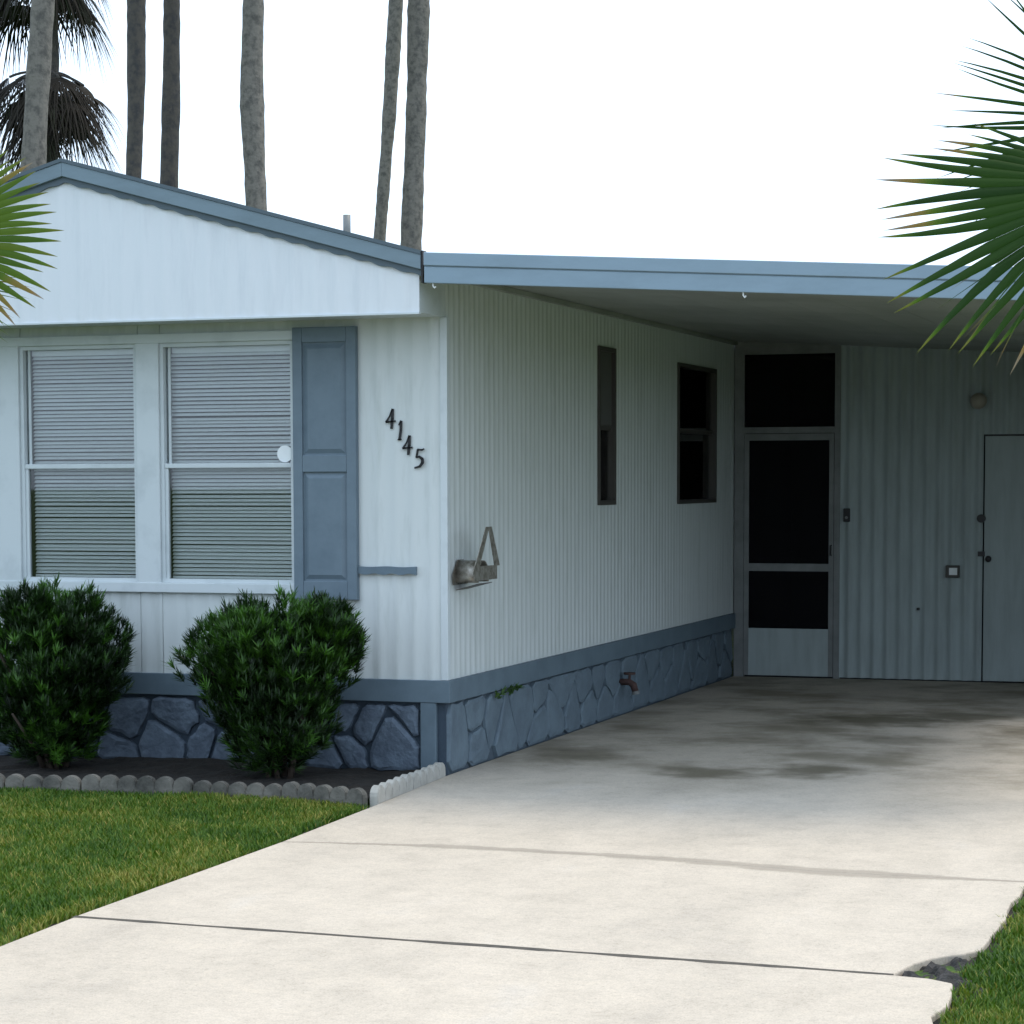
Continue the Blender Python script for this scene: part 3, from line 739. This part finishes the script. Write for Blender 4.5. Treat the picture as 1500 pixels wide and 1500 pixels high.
q = MB(); q.prism([(0.0095, 0.08, 1.06), (0.0095, 0.32, 1.06), (0.0095, 0.33, 1.12), (0.0095, 0.25, 1.20), (0.0095, 0.15, 1.20), (0.0095, 0.07, 1.12)], (0.003, 0, 0)); q.build('back_plate', M['steel'], hh)
q = MB()   # upright triangular end loop
ax, ay, az = 0.165, 0.24, 1.385
for a, b in (((0.152, 0.04, 1.12), (ax, ay - 0.02, az)), ((0.152, 0.42, 1.16), (ax, ay + 0.02, az))):
    a = Vector(a); b = Vector(b); d = Vector((0, 0.045, 0)); e = Vector((0.004, 0, 0))
    q.hexa([a - d, a + d, a + d + e, a - d + e, b - d * 0.6, b + d * 0.6, b + d * 0.6 + e, b - d * 0.6 + e])
q.box((0.1515, 0.03, 1.085), (0.1555, 0.42, 1.165)); q.build('end_loop', M['steel'], hh)
q = MB(); q.prism([(0.02, 0.10, 1.03), (0.02, 0.30, 1.03), (0.145, 0.36, 1.065), (0.145, 0.12, 1.065)], (0, 0, 0.004)); q.build('brace', M['bronze'], hh)

sp = tag(empty('hose_spigot', (0.0, 3.5, 0.22)), 'rusty red hose spigot sticking out of the stone skirting', 'spigot')
q = MB(); q.tube([(-0.03, 3.5, 0.235), (0.07, 3.5, 0.235), (0.10, 3.5, 0.215), (0.115, 3.5, 0.17)], [0.022, 0.024, 0.026, 0.024], 12); q.build('pipe', M['rust'], sp, True)
q = MB(); q.tube([(0.07, 3.5, 0.25), (0.075, 3.5, 0.29)], 0.009, 8); q.tube([(0.072, 3.5, 0.288), (0.072, 3.5, 0.302)], 0.042, 14); q.build('valve_wheel', M['rust'], sp)
q = MB(); q.tube([(0.115, 3.5, 0.172), (0.119, 3.5, 0.150)], 0.028, 14); q.build('hose_collar', M['dull'], sp)

# ------------------------------------------------------------------ leaves and plants
def frames(n_, rng_):
    v = rng_.normal(size=(n_, 3)); return v / np.linalg.norm(v, axis=1, keepdims=True)

def rosettes(P, D, L, W, per, tone, rg, spread=(0.35, 1.15)):
    """at each point a tuft of `per` narrow leaves around direction D; two quads a leaf, gently bent"""
    n_ = len(P)
    P = np.repeat(P, per, 0); D = np.repeat(D, per, 0); T = np.repeat(tone, per) + rg.normal(0, 0.10, n_ * per)
    m = len(P)
    rnd = frames(m, rg); s = np.cross(D, rnd); s /= np.linalg.norm(s, axis=1, keepdims=True) + 1e-9
    ang = rg.uniform(spread[0], spread[1], m)[:, None]
    d = D * np.cos(ang) + s * np.sin(ang)
    side = np.cross(d, D); side /= np.linalg.norm(side, axis=1, keepdims=True) + 1e-9
    l = (L * rg.uniform(0.65, 1.2, m))[:, None]; w = (W * rg.uniform(0.8, 1.2, m))[:, None]
    base = P + D * (rg.uniform(-0.02, 0.02, m))[:, None]
    mid = base + d * l * 0.5 + np.array([0, 0, 0.0]); tip = base + d * l + D * l * 0.12 - np.array([0, 0, 1]) * l * 0.06
    V = np.stack([base - side * w * .3, base + side * w * .3, mid - side * w * .5, mid + side * w * .5, tip - side * w * .08, tip + side * w * .08], 1).reshape(-1, 3)
    i0 = (np.arange(m) * 6)[:, None]
    F = np.concatenate([i0 + np.array([[0, 1, 3, 2]]), i0 + np.array([[2, 3, 5, 4]])], 0)
    return V, F, np.repeat(np.clip(T, 0, 1), 6)

def bush(name_label, cx, cy_, h, rx, ry, zc, seed, lean=0.0):
    rg = np.random.default_rng(seed); r = random.Random(seed)
    b = tag(empty('podocarpus_bush', (cx, cy_, 0.02)), name_label, 'bush', 'dark green bushes in the front bed')
    # branch tips through the crown volume; lumpy outline made of sub-domes
    lobes = []
    for i in range(24):
        a = r.uniform(0, 2 * math.pi); k = r.uniform(0.3, 0.86)
        lobes.append((cx + rx * k * math.cos(a), cy_ + ry * k * math.sin(a), zc + (h - zc) * r.uniform(-0.55, 0.72), r.uniform(0.15, 0.27) * rx / 0.55))
    for i in range(7): lobes.append((cx + r.uniform(-.18, .18), cy_ + r.uniform(-.15, .1), r.uniform(0.14, 0.42), 0.24))
    lobes.append((cx, cy_, zc + 0.1, 0.42 * rx / 0.55))
    pts = []; dirs = []; tone = []
    c0 = np.array([cx, cy_, 0.10])
    while len(pts) < 3700:
        li = rg.integers(len(lobes)); lx, ly, lz, lr = lobes[li]
        v = frames(1, rg)[0]; rad = lr * (rg.uniform(0.45, 1.0) ** 0.5) * (1 + 0.06 * rg.normal())
        p = np.array([lx, ly, lz]) + v * rad * np.array([1, 1, 0.95])
        e = ((p[0] - cx) / rx) ** 2 + ((p[1] - cy_) / ry) ** 2
        zr = (p[2] - 0.07) / (h - 0.07)
        if zr < 0 or p[2] > h * (0.99 + 0.025 * math.sin(9 * p[0] + seed) + 0.03 * rg.normal()): continue
        prof = min(1.0, 0.45 + 0.9 * zr) if zr < 0.6 else math.sqrt(max(0.0, 1 - ((zr - 0.5) / 0.56) ** 2))
        if e > (prof * (1.0 + 0.07 * math.sin(5 * math.atan2(p[1] - cy_, p[0] - cx) + 9 * zr + seed) + 0.06 * rg.normal())) ** 2 or p[1] > -0.04: continue
        d = (p - c0); d /= np.linalg.norm(d); d = d * 0.55 + v * 0.25 + np.array([0, 0, 0.65]); d /= np.linalg.norm(d)
        pts.append(p); dirs.append(d); tone.append((0.25, 0.5, 0.35, 0.8)[li % 4] + 0.16 * rg.normal())
    V, F, T = rosettes(np.array(pts), np.array(dirs), 0.060, 0.0072, 18, np.array(tone), rg)
    big('foliage', V, F, M['bush'], b, attr=T)
    q = MB()
    for i in range(11):
        lx, ly, lz, lr = lobes[i]
        x0 = cx + r.uniform(-.07, .07); y0_ = cy_ + r.uniform(-.06, .06)
        q.tube([(x0, y0_, 0.0), (x0 + (lx - x0) * .3, y0_ + (ly - y0_) * .3, lz * .4), (lx, ly, lz)], [0.016, 0.012, 0.006], 6)
    q.build('branches', M['bark'], b, True)
bush('full dark green needle-leaved bush under the middle window', -2.20, -0.56, 1.06, 0.50, 0.44, 0.60, 5)
bush('dark green needle-leaved bush below the blue shutter, narrow at its foot', -0.76, -0.58, 1.03, 0.53, 0.44, 0.64, 9)

# weed in the skirting
wd = tag(empty('weed', (0.02, 0.95, 0.39)), 'small green weed growing from the top of the stone skirting', 'weed')
rgw = np.random.default_rng(2)
Pw = np.array([[0.028 + 0.02 * rgw.random(), 0.95 + rgw.uniform(-.22, .22), 0.385 + rgw.uniform(-.02, .025)] for _ in range(14)])
Dw = np.tile(np.array([[0.75, 0, 0.6]]), (14, 1)) + rgw.normal(0, 0.25, (14, 3)); Dw /= np.linalg.norm(Dw, axis=1, keepdims=True)
V, F, T = rosettes(Pw, Dw, 0.034, 0.012, 6, rgw.random(14), rgw)
big('leaves', V, F, M['weed'], wd, attr=T)
q = MB(); q.tube([(0.0, 0.95, 0.37), (0.03, 0.94, 0.385), (0.04, 1.05, 0.40)], 0.004, 5); q.tube([(0.03, 0.94, 0.385), (0.04, 0.8, 0.38)], 0.003, 5); q.build('stem', M['weed'], wd)

# grass
def grass_patch(x0, x1, y0, y1, dens, inside, rg):
    n_ = int((x1 - x0) * (y1 - y0) * dens)
    P = np.stack([rg.uniform(x0, x1, n_), rg.uniform(y0, y1, n_)], 1)
    return P[[inside(x, y) for x, y in P]]
rgg = np.random.default_rng(3)
def left_in(x, y):
    if y > edge_y(x) - 0.015: return False
    return x < np.interp(y, [-10, -5.04, -4.45, -2.53, -1.28], [0.15, 0.145, 0.115, 0.105, 0.055]) - 0.012 + 0.014 * math.sin(y * 21) + 0.012 * math.sin(y * 57) + 0.012 * math.sin(y * 7.3)
def right_in(x, y):
    xr = np.interp(y, [-10, -5.6, -4.6, -4.3, -4.0, -1], [3.52, 3.51, 3.47, 3.45, 3.485, 3.49])
    return x > xr + 0.008 + 0.014 * math.sin(y * 19) + 0.012 * math.sin(y * 47)
P = np.concatenate([grass_patch(-3.2, 0.2, -6.2, -1.0, 9000, left_in, rgg), grass_patch(3.42, 4.6, -6.4, -1.0, 9000, right_in, rgg), grass_patch(-9, -3.2, -9, -1, 1500, left_in, rgg), grass_patch(-3.2, 0.2, -9, -6.2, 2500, left_in, rgg), grass_patch(3.45, 4.6, -9, -6.4, 2500, right_in, rgg), grass_patch(3.7, 4.6, -1, 4, 2500, right_in, rgg), grass_patch(4.6, 9, -9, 4, 1200, right_in, rgg)], 0)
n_ = len(P)
def vnoise(P, s, seed):
    r = np.random.default_rng(seed); G = r.random((64, 64)); x = P[:, 0] * s % 63; y = P[:, 1] * s % 63
    i = x.astype(int); j = y.astype(int); fx = x - i; fy = y - j; fx = fx * fx * (3 - 2 * fx); fy = fy * fy * (3 - 2 * fy)
    return (G[i, j] * (1 - fx) + G[(i + 1) % 64, j] * fx) * (1 - fy) + (G[i, (j + 1) % 64] * (1 - fx) + G[(i + 1) % 64, (j + 1) % 64] * fx) * fy
hN = vnoise(P, 3.1, 1); cN = vnoise(P, 1.7, 2) * 0.6 + vnoise(P, 6.0, 3) * 0.4
h = 0.022 + 0.016 * hN + rgg.uniform(0, 0.014, n_)
az = rgg.uniform(0, 2 * math.pi, n_); ln_ = rgg.uniform(0.15, 0.9, n_) * h
w = rgg.uniform(0.0020, 0.0040, n_)
sx, sy_ = np.cos(az + 1.57), np.sin(az + 1.57)
b0 = np.stack([P[:, 0], P[:, 1], np.full(n_, -0.031)], 1)
sd_ = np.stack([sx * w, sy_ * w, np.zeros(n_)], 1)
md = b0 + np.stack([np.cos(az) * ln_ * .35, np.sin(az) * ln_ * .35, h * .62], 1)
tp = b0 + np.stack([np.cos(az) * ln_, np.sin(az) * ln_, h], 1)
V = np.stack([b0 - sd_, b0 + sd_, md - sd_ * .85, md + sd_ * .85, tp - sd_ * .12, tp + sd_ * .12], 1).reshape(-1, 3)
i0 = (np.arange(n_) * 6)[:, None]
F = np.concatenate([i0 + np.array([[0, 1, 3, 2]]), i0 + np.array([[2, 3, 5, 4]])], 0)
T = 0.16 + 1.0 * np.clip(cN - 0.15, 0, 1) + rgg.normal(0, 0.16, n_) + 0.5 * (rgg.random(n_) < 0.09)
tag(big('lawn_grass', V, F, M['grass'], attr=np.repeat(np.clip(T, 0, 1), 6)), 'short mown green grass of the lawn', 'grass', kind='stuff')

# ------------------------------------------------------------------ scalloped edging
def edging(p, ang, nsc, wsc, hgt, m, label, group, tilt=0.0):
    """one concrete block with nsc half-round scallops, starting at p and running along angle"""
    q = MB(); poly = []
    r_ = wsc / 2
    for k in range(nsc):
        for i in range(9):
            a = math.pi - math.pi * i / 8
            if k and i == 0: continue
            poly.append((r_ + k * wsc + r_ * math.cos(a), hgt - r_ * 0.9 + r_ * 0.9 * math.sin(a)))
    poly = [(0.0, -0.06)] + poly + [(nsc * wsc, -0.06)]
    ca, sa = math.cos(ang), math.sin(ang)
    e = empty('edging_block', (p[0], p[1], 0)); e.rotation_euler = (0, 0, 0)
    q.prism([(x, -0.024, z) for x, z in poly], (0, 0.048, 0))
    me = q.mesh('edging_block')
    bm = bmesh.new(); bm.from_mesh(me); bmesh.ops.recalc_face_normals(bm, faces=bm.faces)
    bmesh.ops.bevel(bm, geom=[x for x in bm.edges if abs(abs(x.verts[0].co.y) - 0.024) < 1e-4 and abs(x.verts[0].co.y - x.verts[1].co.y) < 1e-4 and x.calc_face_angle(0) > 0.8], offset=0.005, segments=2, affect='EDGES')
    bm.to_mesh(me); bm.free(); me.materials.append(m)
    bpy.data.objects.remove(e)
    o = bpy.data.objects.new('edging_block', me); C.objects.link(o)
    o.location = (p[0], p[1], 0); o.rotation_euler = (tilt, 0, ang)
    tag(o, label, 'edging block', group)
s_pts = []
x = 0.03
corner = (0.03, -1.25)
seq = [5, 5, 6, 4, 5, 6, 5, 5]; wsc = 0.107
px_, re_ = 0.03, random.Random(6)
for i, k in enumerate(seq):
    ww = wsc * re_.uniform(0.95, 1.05); Lb = k * ww
    xa = px_ - Lb * 0.985
    ya, yb = edge_y(xa), edge_y(px_)
    an = math.atan2(yb - ya, px_ - xa)
    edging((xa, ya), an, k, ww * 0.985, 0.072 + re_.uniform(-.010, .010), M['edging'], ('grey scalloped edging block at the lawn corner, touching the pale row' if i == 0 else 'grey weathered scalloped edging block between lawn and flower bed'), 'edging blocks along the lawn', re_.uniform(-.09, .09))
    px_ = xa - 0.006
dx_, dy_ = 0.0 - 0.062, -0.06 + 1.235
an = math.atan2(dy_, dx_); Lt = math.hypot(dx_, dy_)
for i in range(2):
    t0 = i * 0.5
    edging((0.047 + dx_ * t0, -1.215 + dy_ * t0), an, 5, Lt * 0.5 * 0.985 / 5, 0.088 - 0.006 * i, M['edging2'], ('pale scalloped edging block of the driveway row, at the lawn corner' if i == 0 else 'pale scalloped edging block of the driveway row, touching the stone skirting'), 'edging blocks along the driveway')

# ------------------------------------------------------------------ palms
def fan_leaf(hub, axis, normal, R, nseg=34, spread=250, fuse=0.45, droop=0.25, seed=0, tone0=0.3, deadtip=0.3, split=1.0, vfold=0.10, fall=0.28):
    """one palmate blade: pleated segments joined to `fuse` of the radius, then free and tapering"""
    r = np.random.default_rng(seed)
    hub = np.array(hub, float); ax = np.array(axis, float); ax /= np.linalg.norm(ax)
    nr = np.array(normal, float); nr -= ax * nr.dot(ax); nr /= np.linalg.norm(nr); sd = np.cross(nr, ax)
    V = []; F = []; T = []
    da = math.radians(spread) / nseg
    ts = [0.03, 0.22, fuse, fuse + (1 - fuse) * .3, fuse + (1 - fuse) * .6, fuse + (1 - fuse) * .85, 1.0]
    for s in range(nseg):
        a = (s + 0.5 - nseg / 2) * da
        rel = abs(a) / (math.radians(spread) / 2)
        Ls = R * (1 - fall * rel ** 2) * r.uniform(0.93, 1.05)
        bend = r.normal(0, 0.05); dr = droop * r.uniform(0.7, 1.4); dead = r.random() < deadtip; tn = tone0 + r.normal(0, 0.06)
        n0 = len(V)
        for k, t in enumerate(ts):
            rad = Ls * t
            half = math.tan(da / 2) * Ls * min(t, fuse) * (1 if t <= fuse else (1 - (t - fuse) / (1 - fuse)) ** 0.8 * 1.12 * split + 0.015)
            aa = a + bend * max(0, t - fuse) * 1.5
            dirv = ax * math.cos(aa) + sd * math.sin(aa); perp = -ax * math.sin(aa) + sd * math.cos(aa)
            c = hub + dirv * rad + nr * (-vfold * R * (rel ** 1.5) * t)
            c = c + np.array([0, 0, -1]) * dr * R * max(0, t - fuse * 0.6) ** 2
            fold = half * 0.55
            V += [c - perp * half, c + nr * fold, c + perp * half]
            tv = tn
            if dead and t > 0.9: tv = 0.97
            elif dead and t > 0.75: tv = 0.84
            elif t > 0.93: tv = max(tn, 0.74)
            T += [tv] * 3
        for k in range(len(ts) - 1):
            q_ = n0 + 3 * k
            F += [(q_, q_ + 1, q_ + 4, q_ + 3), (q_ + 1, q_ + 2, q_ + 5, q_ + 4)]
    return V, F, np.clip(T, 0, 1)

def petiole(name, a, b, sag, rad, m, parent):
    a = Vector(a); b = Vector(b); pts = []
    for i in range(7):
        t = i / 6; pts.append(a.lerp(b, t) + Vector((0, 0, sag * 4 * t * (1 - t))))
    q = MB(); q.tube(pts, [rad * 1.5] + [rad] * 6, 7); return q.build(name, m, parent, True)
M['petiole'] = mat('petiole_green', (0.09, 0.13, 0.035), 0.5)

CR = Vector((rt.x, rt.y, 0)).normalized()       # across the view, level
CF = Vector((fw.x, fw.y, 0)).normalized()
def yard_palm(label, crown, base, leaves, seed):
    p = tag(empty('fan_palm', base), label, 'palm')
    q = MB(); pts = []; rads = []
    for i in range(18):
        t = i / 17; pts.append((base[0] + (crown[0] - base[0]) * t, base[1] + (crown[1] - base[1]) * t, base[2] + (crown[2] - base[2]) * t))
        rads.append(0.10 - 0.02 * t + (0.012 if i % 2 else 0))
    q.tube(pts, rads, 14); q.build('trunk', M['trunk_light'], p)
    for i, (hub, axis, normal, R, kw) in enumerate(leaves):
        V, F, T = fan_leaf(hub, axis, normal, R, seed=seed * 31 + i, **kw)
        lf = big('frond', V, F, M['frond'], p, attr=T)
        petiole('petiole', crown, hub, 0.06, 0.011, M['petiole'], lf)
    return p
def v3(a, b, c): # right, up, toward camera -> world
    return CR * a + Vector((0, 0, 1)) * b - CF * c
crownR = Vector((4.30, -5.72, 2.22))
LR = [((4.05, -6.02, 2.40), v3(-1, -0.44, 0.05), v3(0.05, 0.25, 1), 0.66, dict(nseg=24, spread=112, fuse=0.56, droop=0.03, tone0=0.12, deadtip=0.25, fall=0.45, split=0.85)),
      ((4.06, -5.90, 2.575), v3(-1, 0.36, -0.1), v3(0.25, -0.2, 1), 0.49, dict(nseg=25, spread=120, fuse=0.34, droop=0.02, tone0=0.08, deadtip=0.05, split=0.9, fall=0.05)),
      ((3.99, -6.10, 2.33), v3(-0.8, -0.75, 0.2), v3(-0.4, 0.5, 1), 0.44, dict(nseg=11, spread=85, fuse=0.20, droop=0.2, tone0=0.12, deadtip=0.5, split=0.5)),
      ((4.05, -6.12, 2.44), v3(-1.0, 0.62, 0.35), v3(0.3, 1, 0.4), 0.32, dict(nseg=14, spread=40, fuse=0.5, droop=0.3, tone0=0.62, deadtip=0.3))]
rp = random.Random(3)
for i in range(9):
    a = math.radians(-100 + 24 * i); el = rp.uniform(-0.2, 0.9)
    d = v3(math.cos(a) * math.cos(el) * 0.9 + 0.35, math.sin(el), -math.sin(a) * math.cos(el))
    d.normalize()
    LR.append((tuple(crownR + d * 0.45), d, Vector((0, 0, 1)) - d * d.z + v3(0, 0.05, 0.3), 0.5, dict(nseg=30, spread=210, fuse=0.48, droop=0.2, tone0=0.3)))
yard_palm('fan palm with green fronds reaching over the carport fascia', tuple(crownR), (4.34, -5.70, -0.03), LR, 1)
crownL = Vector((-0.33, -5.42, 2.43))
LL = [((0.033, -5.283, 2.474), v3(1, 0.12, 0.1), v3(-0.05, 0.25, 1), 0.50, dict(nseg=28, spread=130, fuse=0.66, droop=0.12, tone0=0.56, deadtip=0.25)),
      ((0.00, -5.30, 2.32), v3(1, -0.10, 0.2), v3(-0.1, 0.6, 0.8), 0.43, dict(nseg=22, spread=100, fuse=0.4, droop=0.2, tone0=0.5, deadtip=0.5, split=0.7))]
for i in range(9):
    a = math.radians(60 + 27 * i); el = rp.uniform(-0.1, 0.9)
    d = v3(math.cos(a) * math.cos(el), math.sin(el), -math.sin(a) * math.cos(el)); d.normalize()
    LL.append((tuple(crownL + d * 0.4), d, Vector((0, 0, 1)) - d * d.z + v3(0, 0.05, 0.3), 0.45, dict(nseg=28, spread=200, fuse=0.5, droop=0.2, tone0=0.4)))
yard_palm('fan palm with yellow-tipped fronds in front of the white gable', tuple(crownL), (-0.36, -5.44, -0.03), LL, 2)

# tall palms behind the home
crown_cache = {}
def crown_mesh(seed):
    if seed in crown_cache: return crown_cache[seed]
    r = random.Random(seed); V = []; F = []; T = []
    for i in range(26):
        a = i * 2.4; el = 1.25 - 1.9 * i / 26
        d = Vector((math.cos(a) * math.cos(el), math.sin(a) * math.cos(el), math.sin(el)))
        v, f, t = fan_leaf(d * 0.9, d, Vector((0, 0, 1)) - d * d.z + Vector((0.01, 0, 0)), 0.85, nseg=18, spread=220, fuse=0.4, droop=0.5, seed=seed * 50 + i, tone0=0.5, deadtip=0)
        n = len(V); V += list(v); F += [tuple(q + n for q in g) for g in f]; T += list(np.clip(np.array(t), 0, 1))
    crown_cache[seed] = (np.array(V), np.array(F), np.array(T)); return crown_cache[seed]
def tall_palm(label, prof, base_r, top_z, m, seed, crown=True):
    """prof: (x, y, z, radius) along the trunk"""
    p = tag(empty('palm_tree', (prof[0][0], prof[0][1], -0.03)), label, 'palm', 'tall palms behind the home')
    P = np.array(prof, float); zs = np.arange(-0.03, top_z, 0.11); r = random.Random(seed)
    xs = np.interp(zs, P[:, 2], P[:, 0]); ys = np.interp(zs, P[:, 2], P[:, 1]); rs = np.interp(zs, P[:, 2], P[:, 3])
    ks = np.ones(5) / 5
    pad = lambda a: np.convolve(np.pad(a, 2, mode='edge'), ks, 'valid')
    xs, rs = pad(pad(xs)), pad(pad(rs))
    q = MB(); q.tube([(xs[i], ys[i], zs[i]) for i in range(len(zs))], [rs[i] * (1 + 0.05 * math.sin(zs[i] * 1.7 + seed) + 0.03 * math.sin(zs[i] * 5.3 + 2 * seed) + r.uniform(-.04, .04)) for i in range(len(zs))], 16)
    q.build('trunk', m, p, True)
    if crown:
        V, F, T = crown_mesh(seed % 2 + 1)
        V = V @ np.array(Matrix.Rotation(seed, 3, 'Z')) + np.array([xs[-1], ys[-1], top_z])
        big('crown', V, F, M['greenfrond'], p, attr=T)
    return p
tall_palm('pale grey palm trunk rising at the ridge beside the dead fronds', [(-8.05, 9, -0.03, .15), (-7.77, 9, 4.8, .125), (-7.70, 9, 5.68, .125), (-7.62, 9, 6.5, .125), (-7.35, 9, 10, .12)], .15, 10.5, M['trunk_light'], 1)
tall_palm('smooth dark palm trunk next to the pale trunk at the ridge', [(-9.15, 13.5, -0.03, .13), (-8.99, 13.5, 5.36, .096), (-8.94, 13.5, 6.2, .104), (-8.92, 13.5, 7.43, .112), (-8.9, 13.5, 11, .11)], .13, 11.5, M['trunk_dark'], 2)
tall_palm('dark mottled palm trunk, second of the dark pair behind the roof', [(-9.2, 14.5, -0.03, .15), (-9.02, 14.5, 5.35, .115), (-8.97, 14.5, 6.5, .105), (-8.95, 14.5, 7.6, .10), (-8.9, 14.5, 12, .10)], .15, 12.0, M['trunk_dark'], 3)
tall_palm('pale grey palm trunk standing alone behind the middle of the roof slope', [(-6.75, 12.5, -0.03, .15), (-6.90, 12.5, 4.76, .122), (-6.95, 12.5, 6.1, .13), (-6.91, 12.5, 7.1, .117), (-6.85, 12.5, 11, .11)], .15, 11.0, M['trunk_light'], 4)
tall_palm('slim leaning palm trunk behind the low end of the roof slope', [(-11.3, 26, -0.03, .13), (-10.78, 26, 5.89, .105), (-10.59, 26, 7.92, .118), (-10.45, 26, 9.9, .125), (-10.3, 26, 14, .12)], .13, 14.5, M['trunk_light'], 5)
tall_palm('thick grey palm trunk behind the low end of the roof slope', [(-6.95, 17, -0.03, .17), (-6.74, 17, 4.74, .135), (-6.66, 17, 6.34, .14), (-6.61, 17, 7.93, .145), (-6.5, 17, 12, .13)], .17, 12.5, M['trunk_light'], 6)

# palm with hanging dead fronds
dp = tall_palm('shaggy palm with dark hanging dead fronds behind the ridge', [(-11.75, 16, -0.03, .2), (-11.6, 16, 7, .17), (-11.55, 16, 10, .16)], .2, 10.2, M['trunk_dark'], 7, crown=True)
rd = random.Random(12)
tiers = [(6.95, 24, 0.58), (6.5, 12, 0.35), (8.35, 18, 0.5), (9.3, 20, 0.7)]
for tz, cnt, out in tiers:
    for i in range(cnt):
        a = 2 * math.pi * i / cnt + rd.uniform(-.2, .2)
        k = out * rd.uniform(0.6, 1.15)
        hub = (-11.58 + math.cos(a) * k, 16 + math.sin(a) * k, tz + rd.uniform(-0.25, 0.2) - 0.15 * k)
        ax = Vector((math.cos(a) * 0.62, math.sin(a) * 0.62, rd.uniform(-0.9, -0.25)))
        v, f, t = fan_leaf(hub, ax, Vector((math.cos(a), math.sin(a), 0.8)), rd.uniform(0.55, 0.9), nseg=20, spread=150, fuse=0.35, droop=0.85, seed=900 + i + int(tz * 100), tone0=rd.choice([0.2, 0.5, 0.9]), deadtip=0.0, split=0.75)
        fr = big('dead_frond', v, f, M['deadfrond'], dp, attr=np.minimum(t, 1))
        petiole('petiole', (-11.58, 16, tz + 0.15), hub, 0.05, 0.018, M['trunk_dark'], fr)
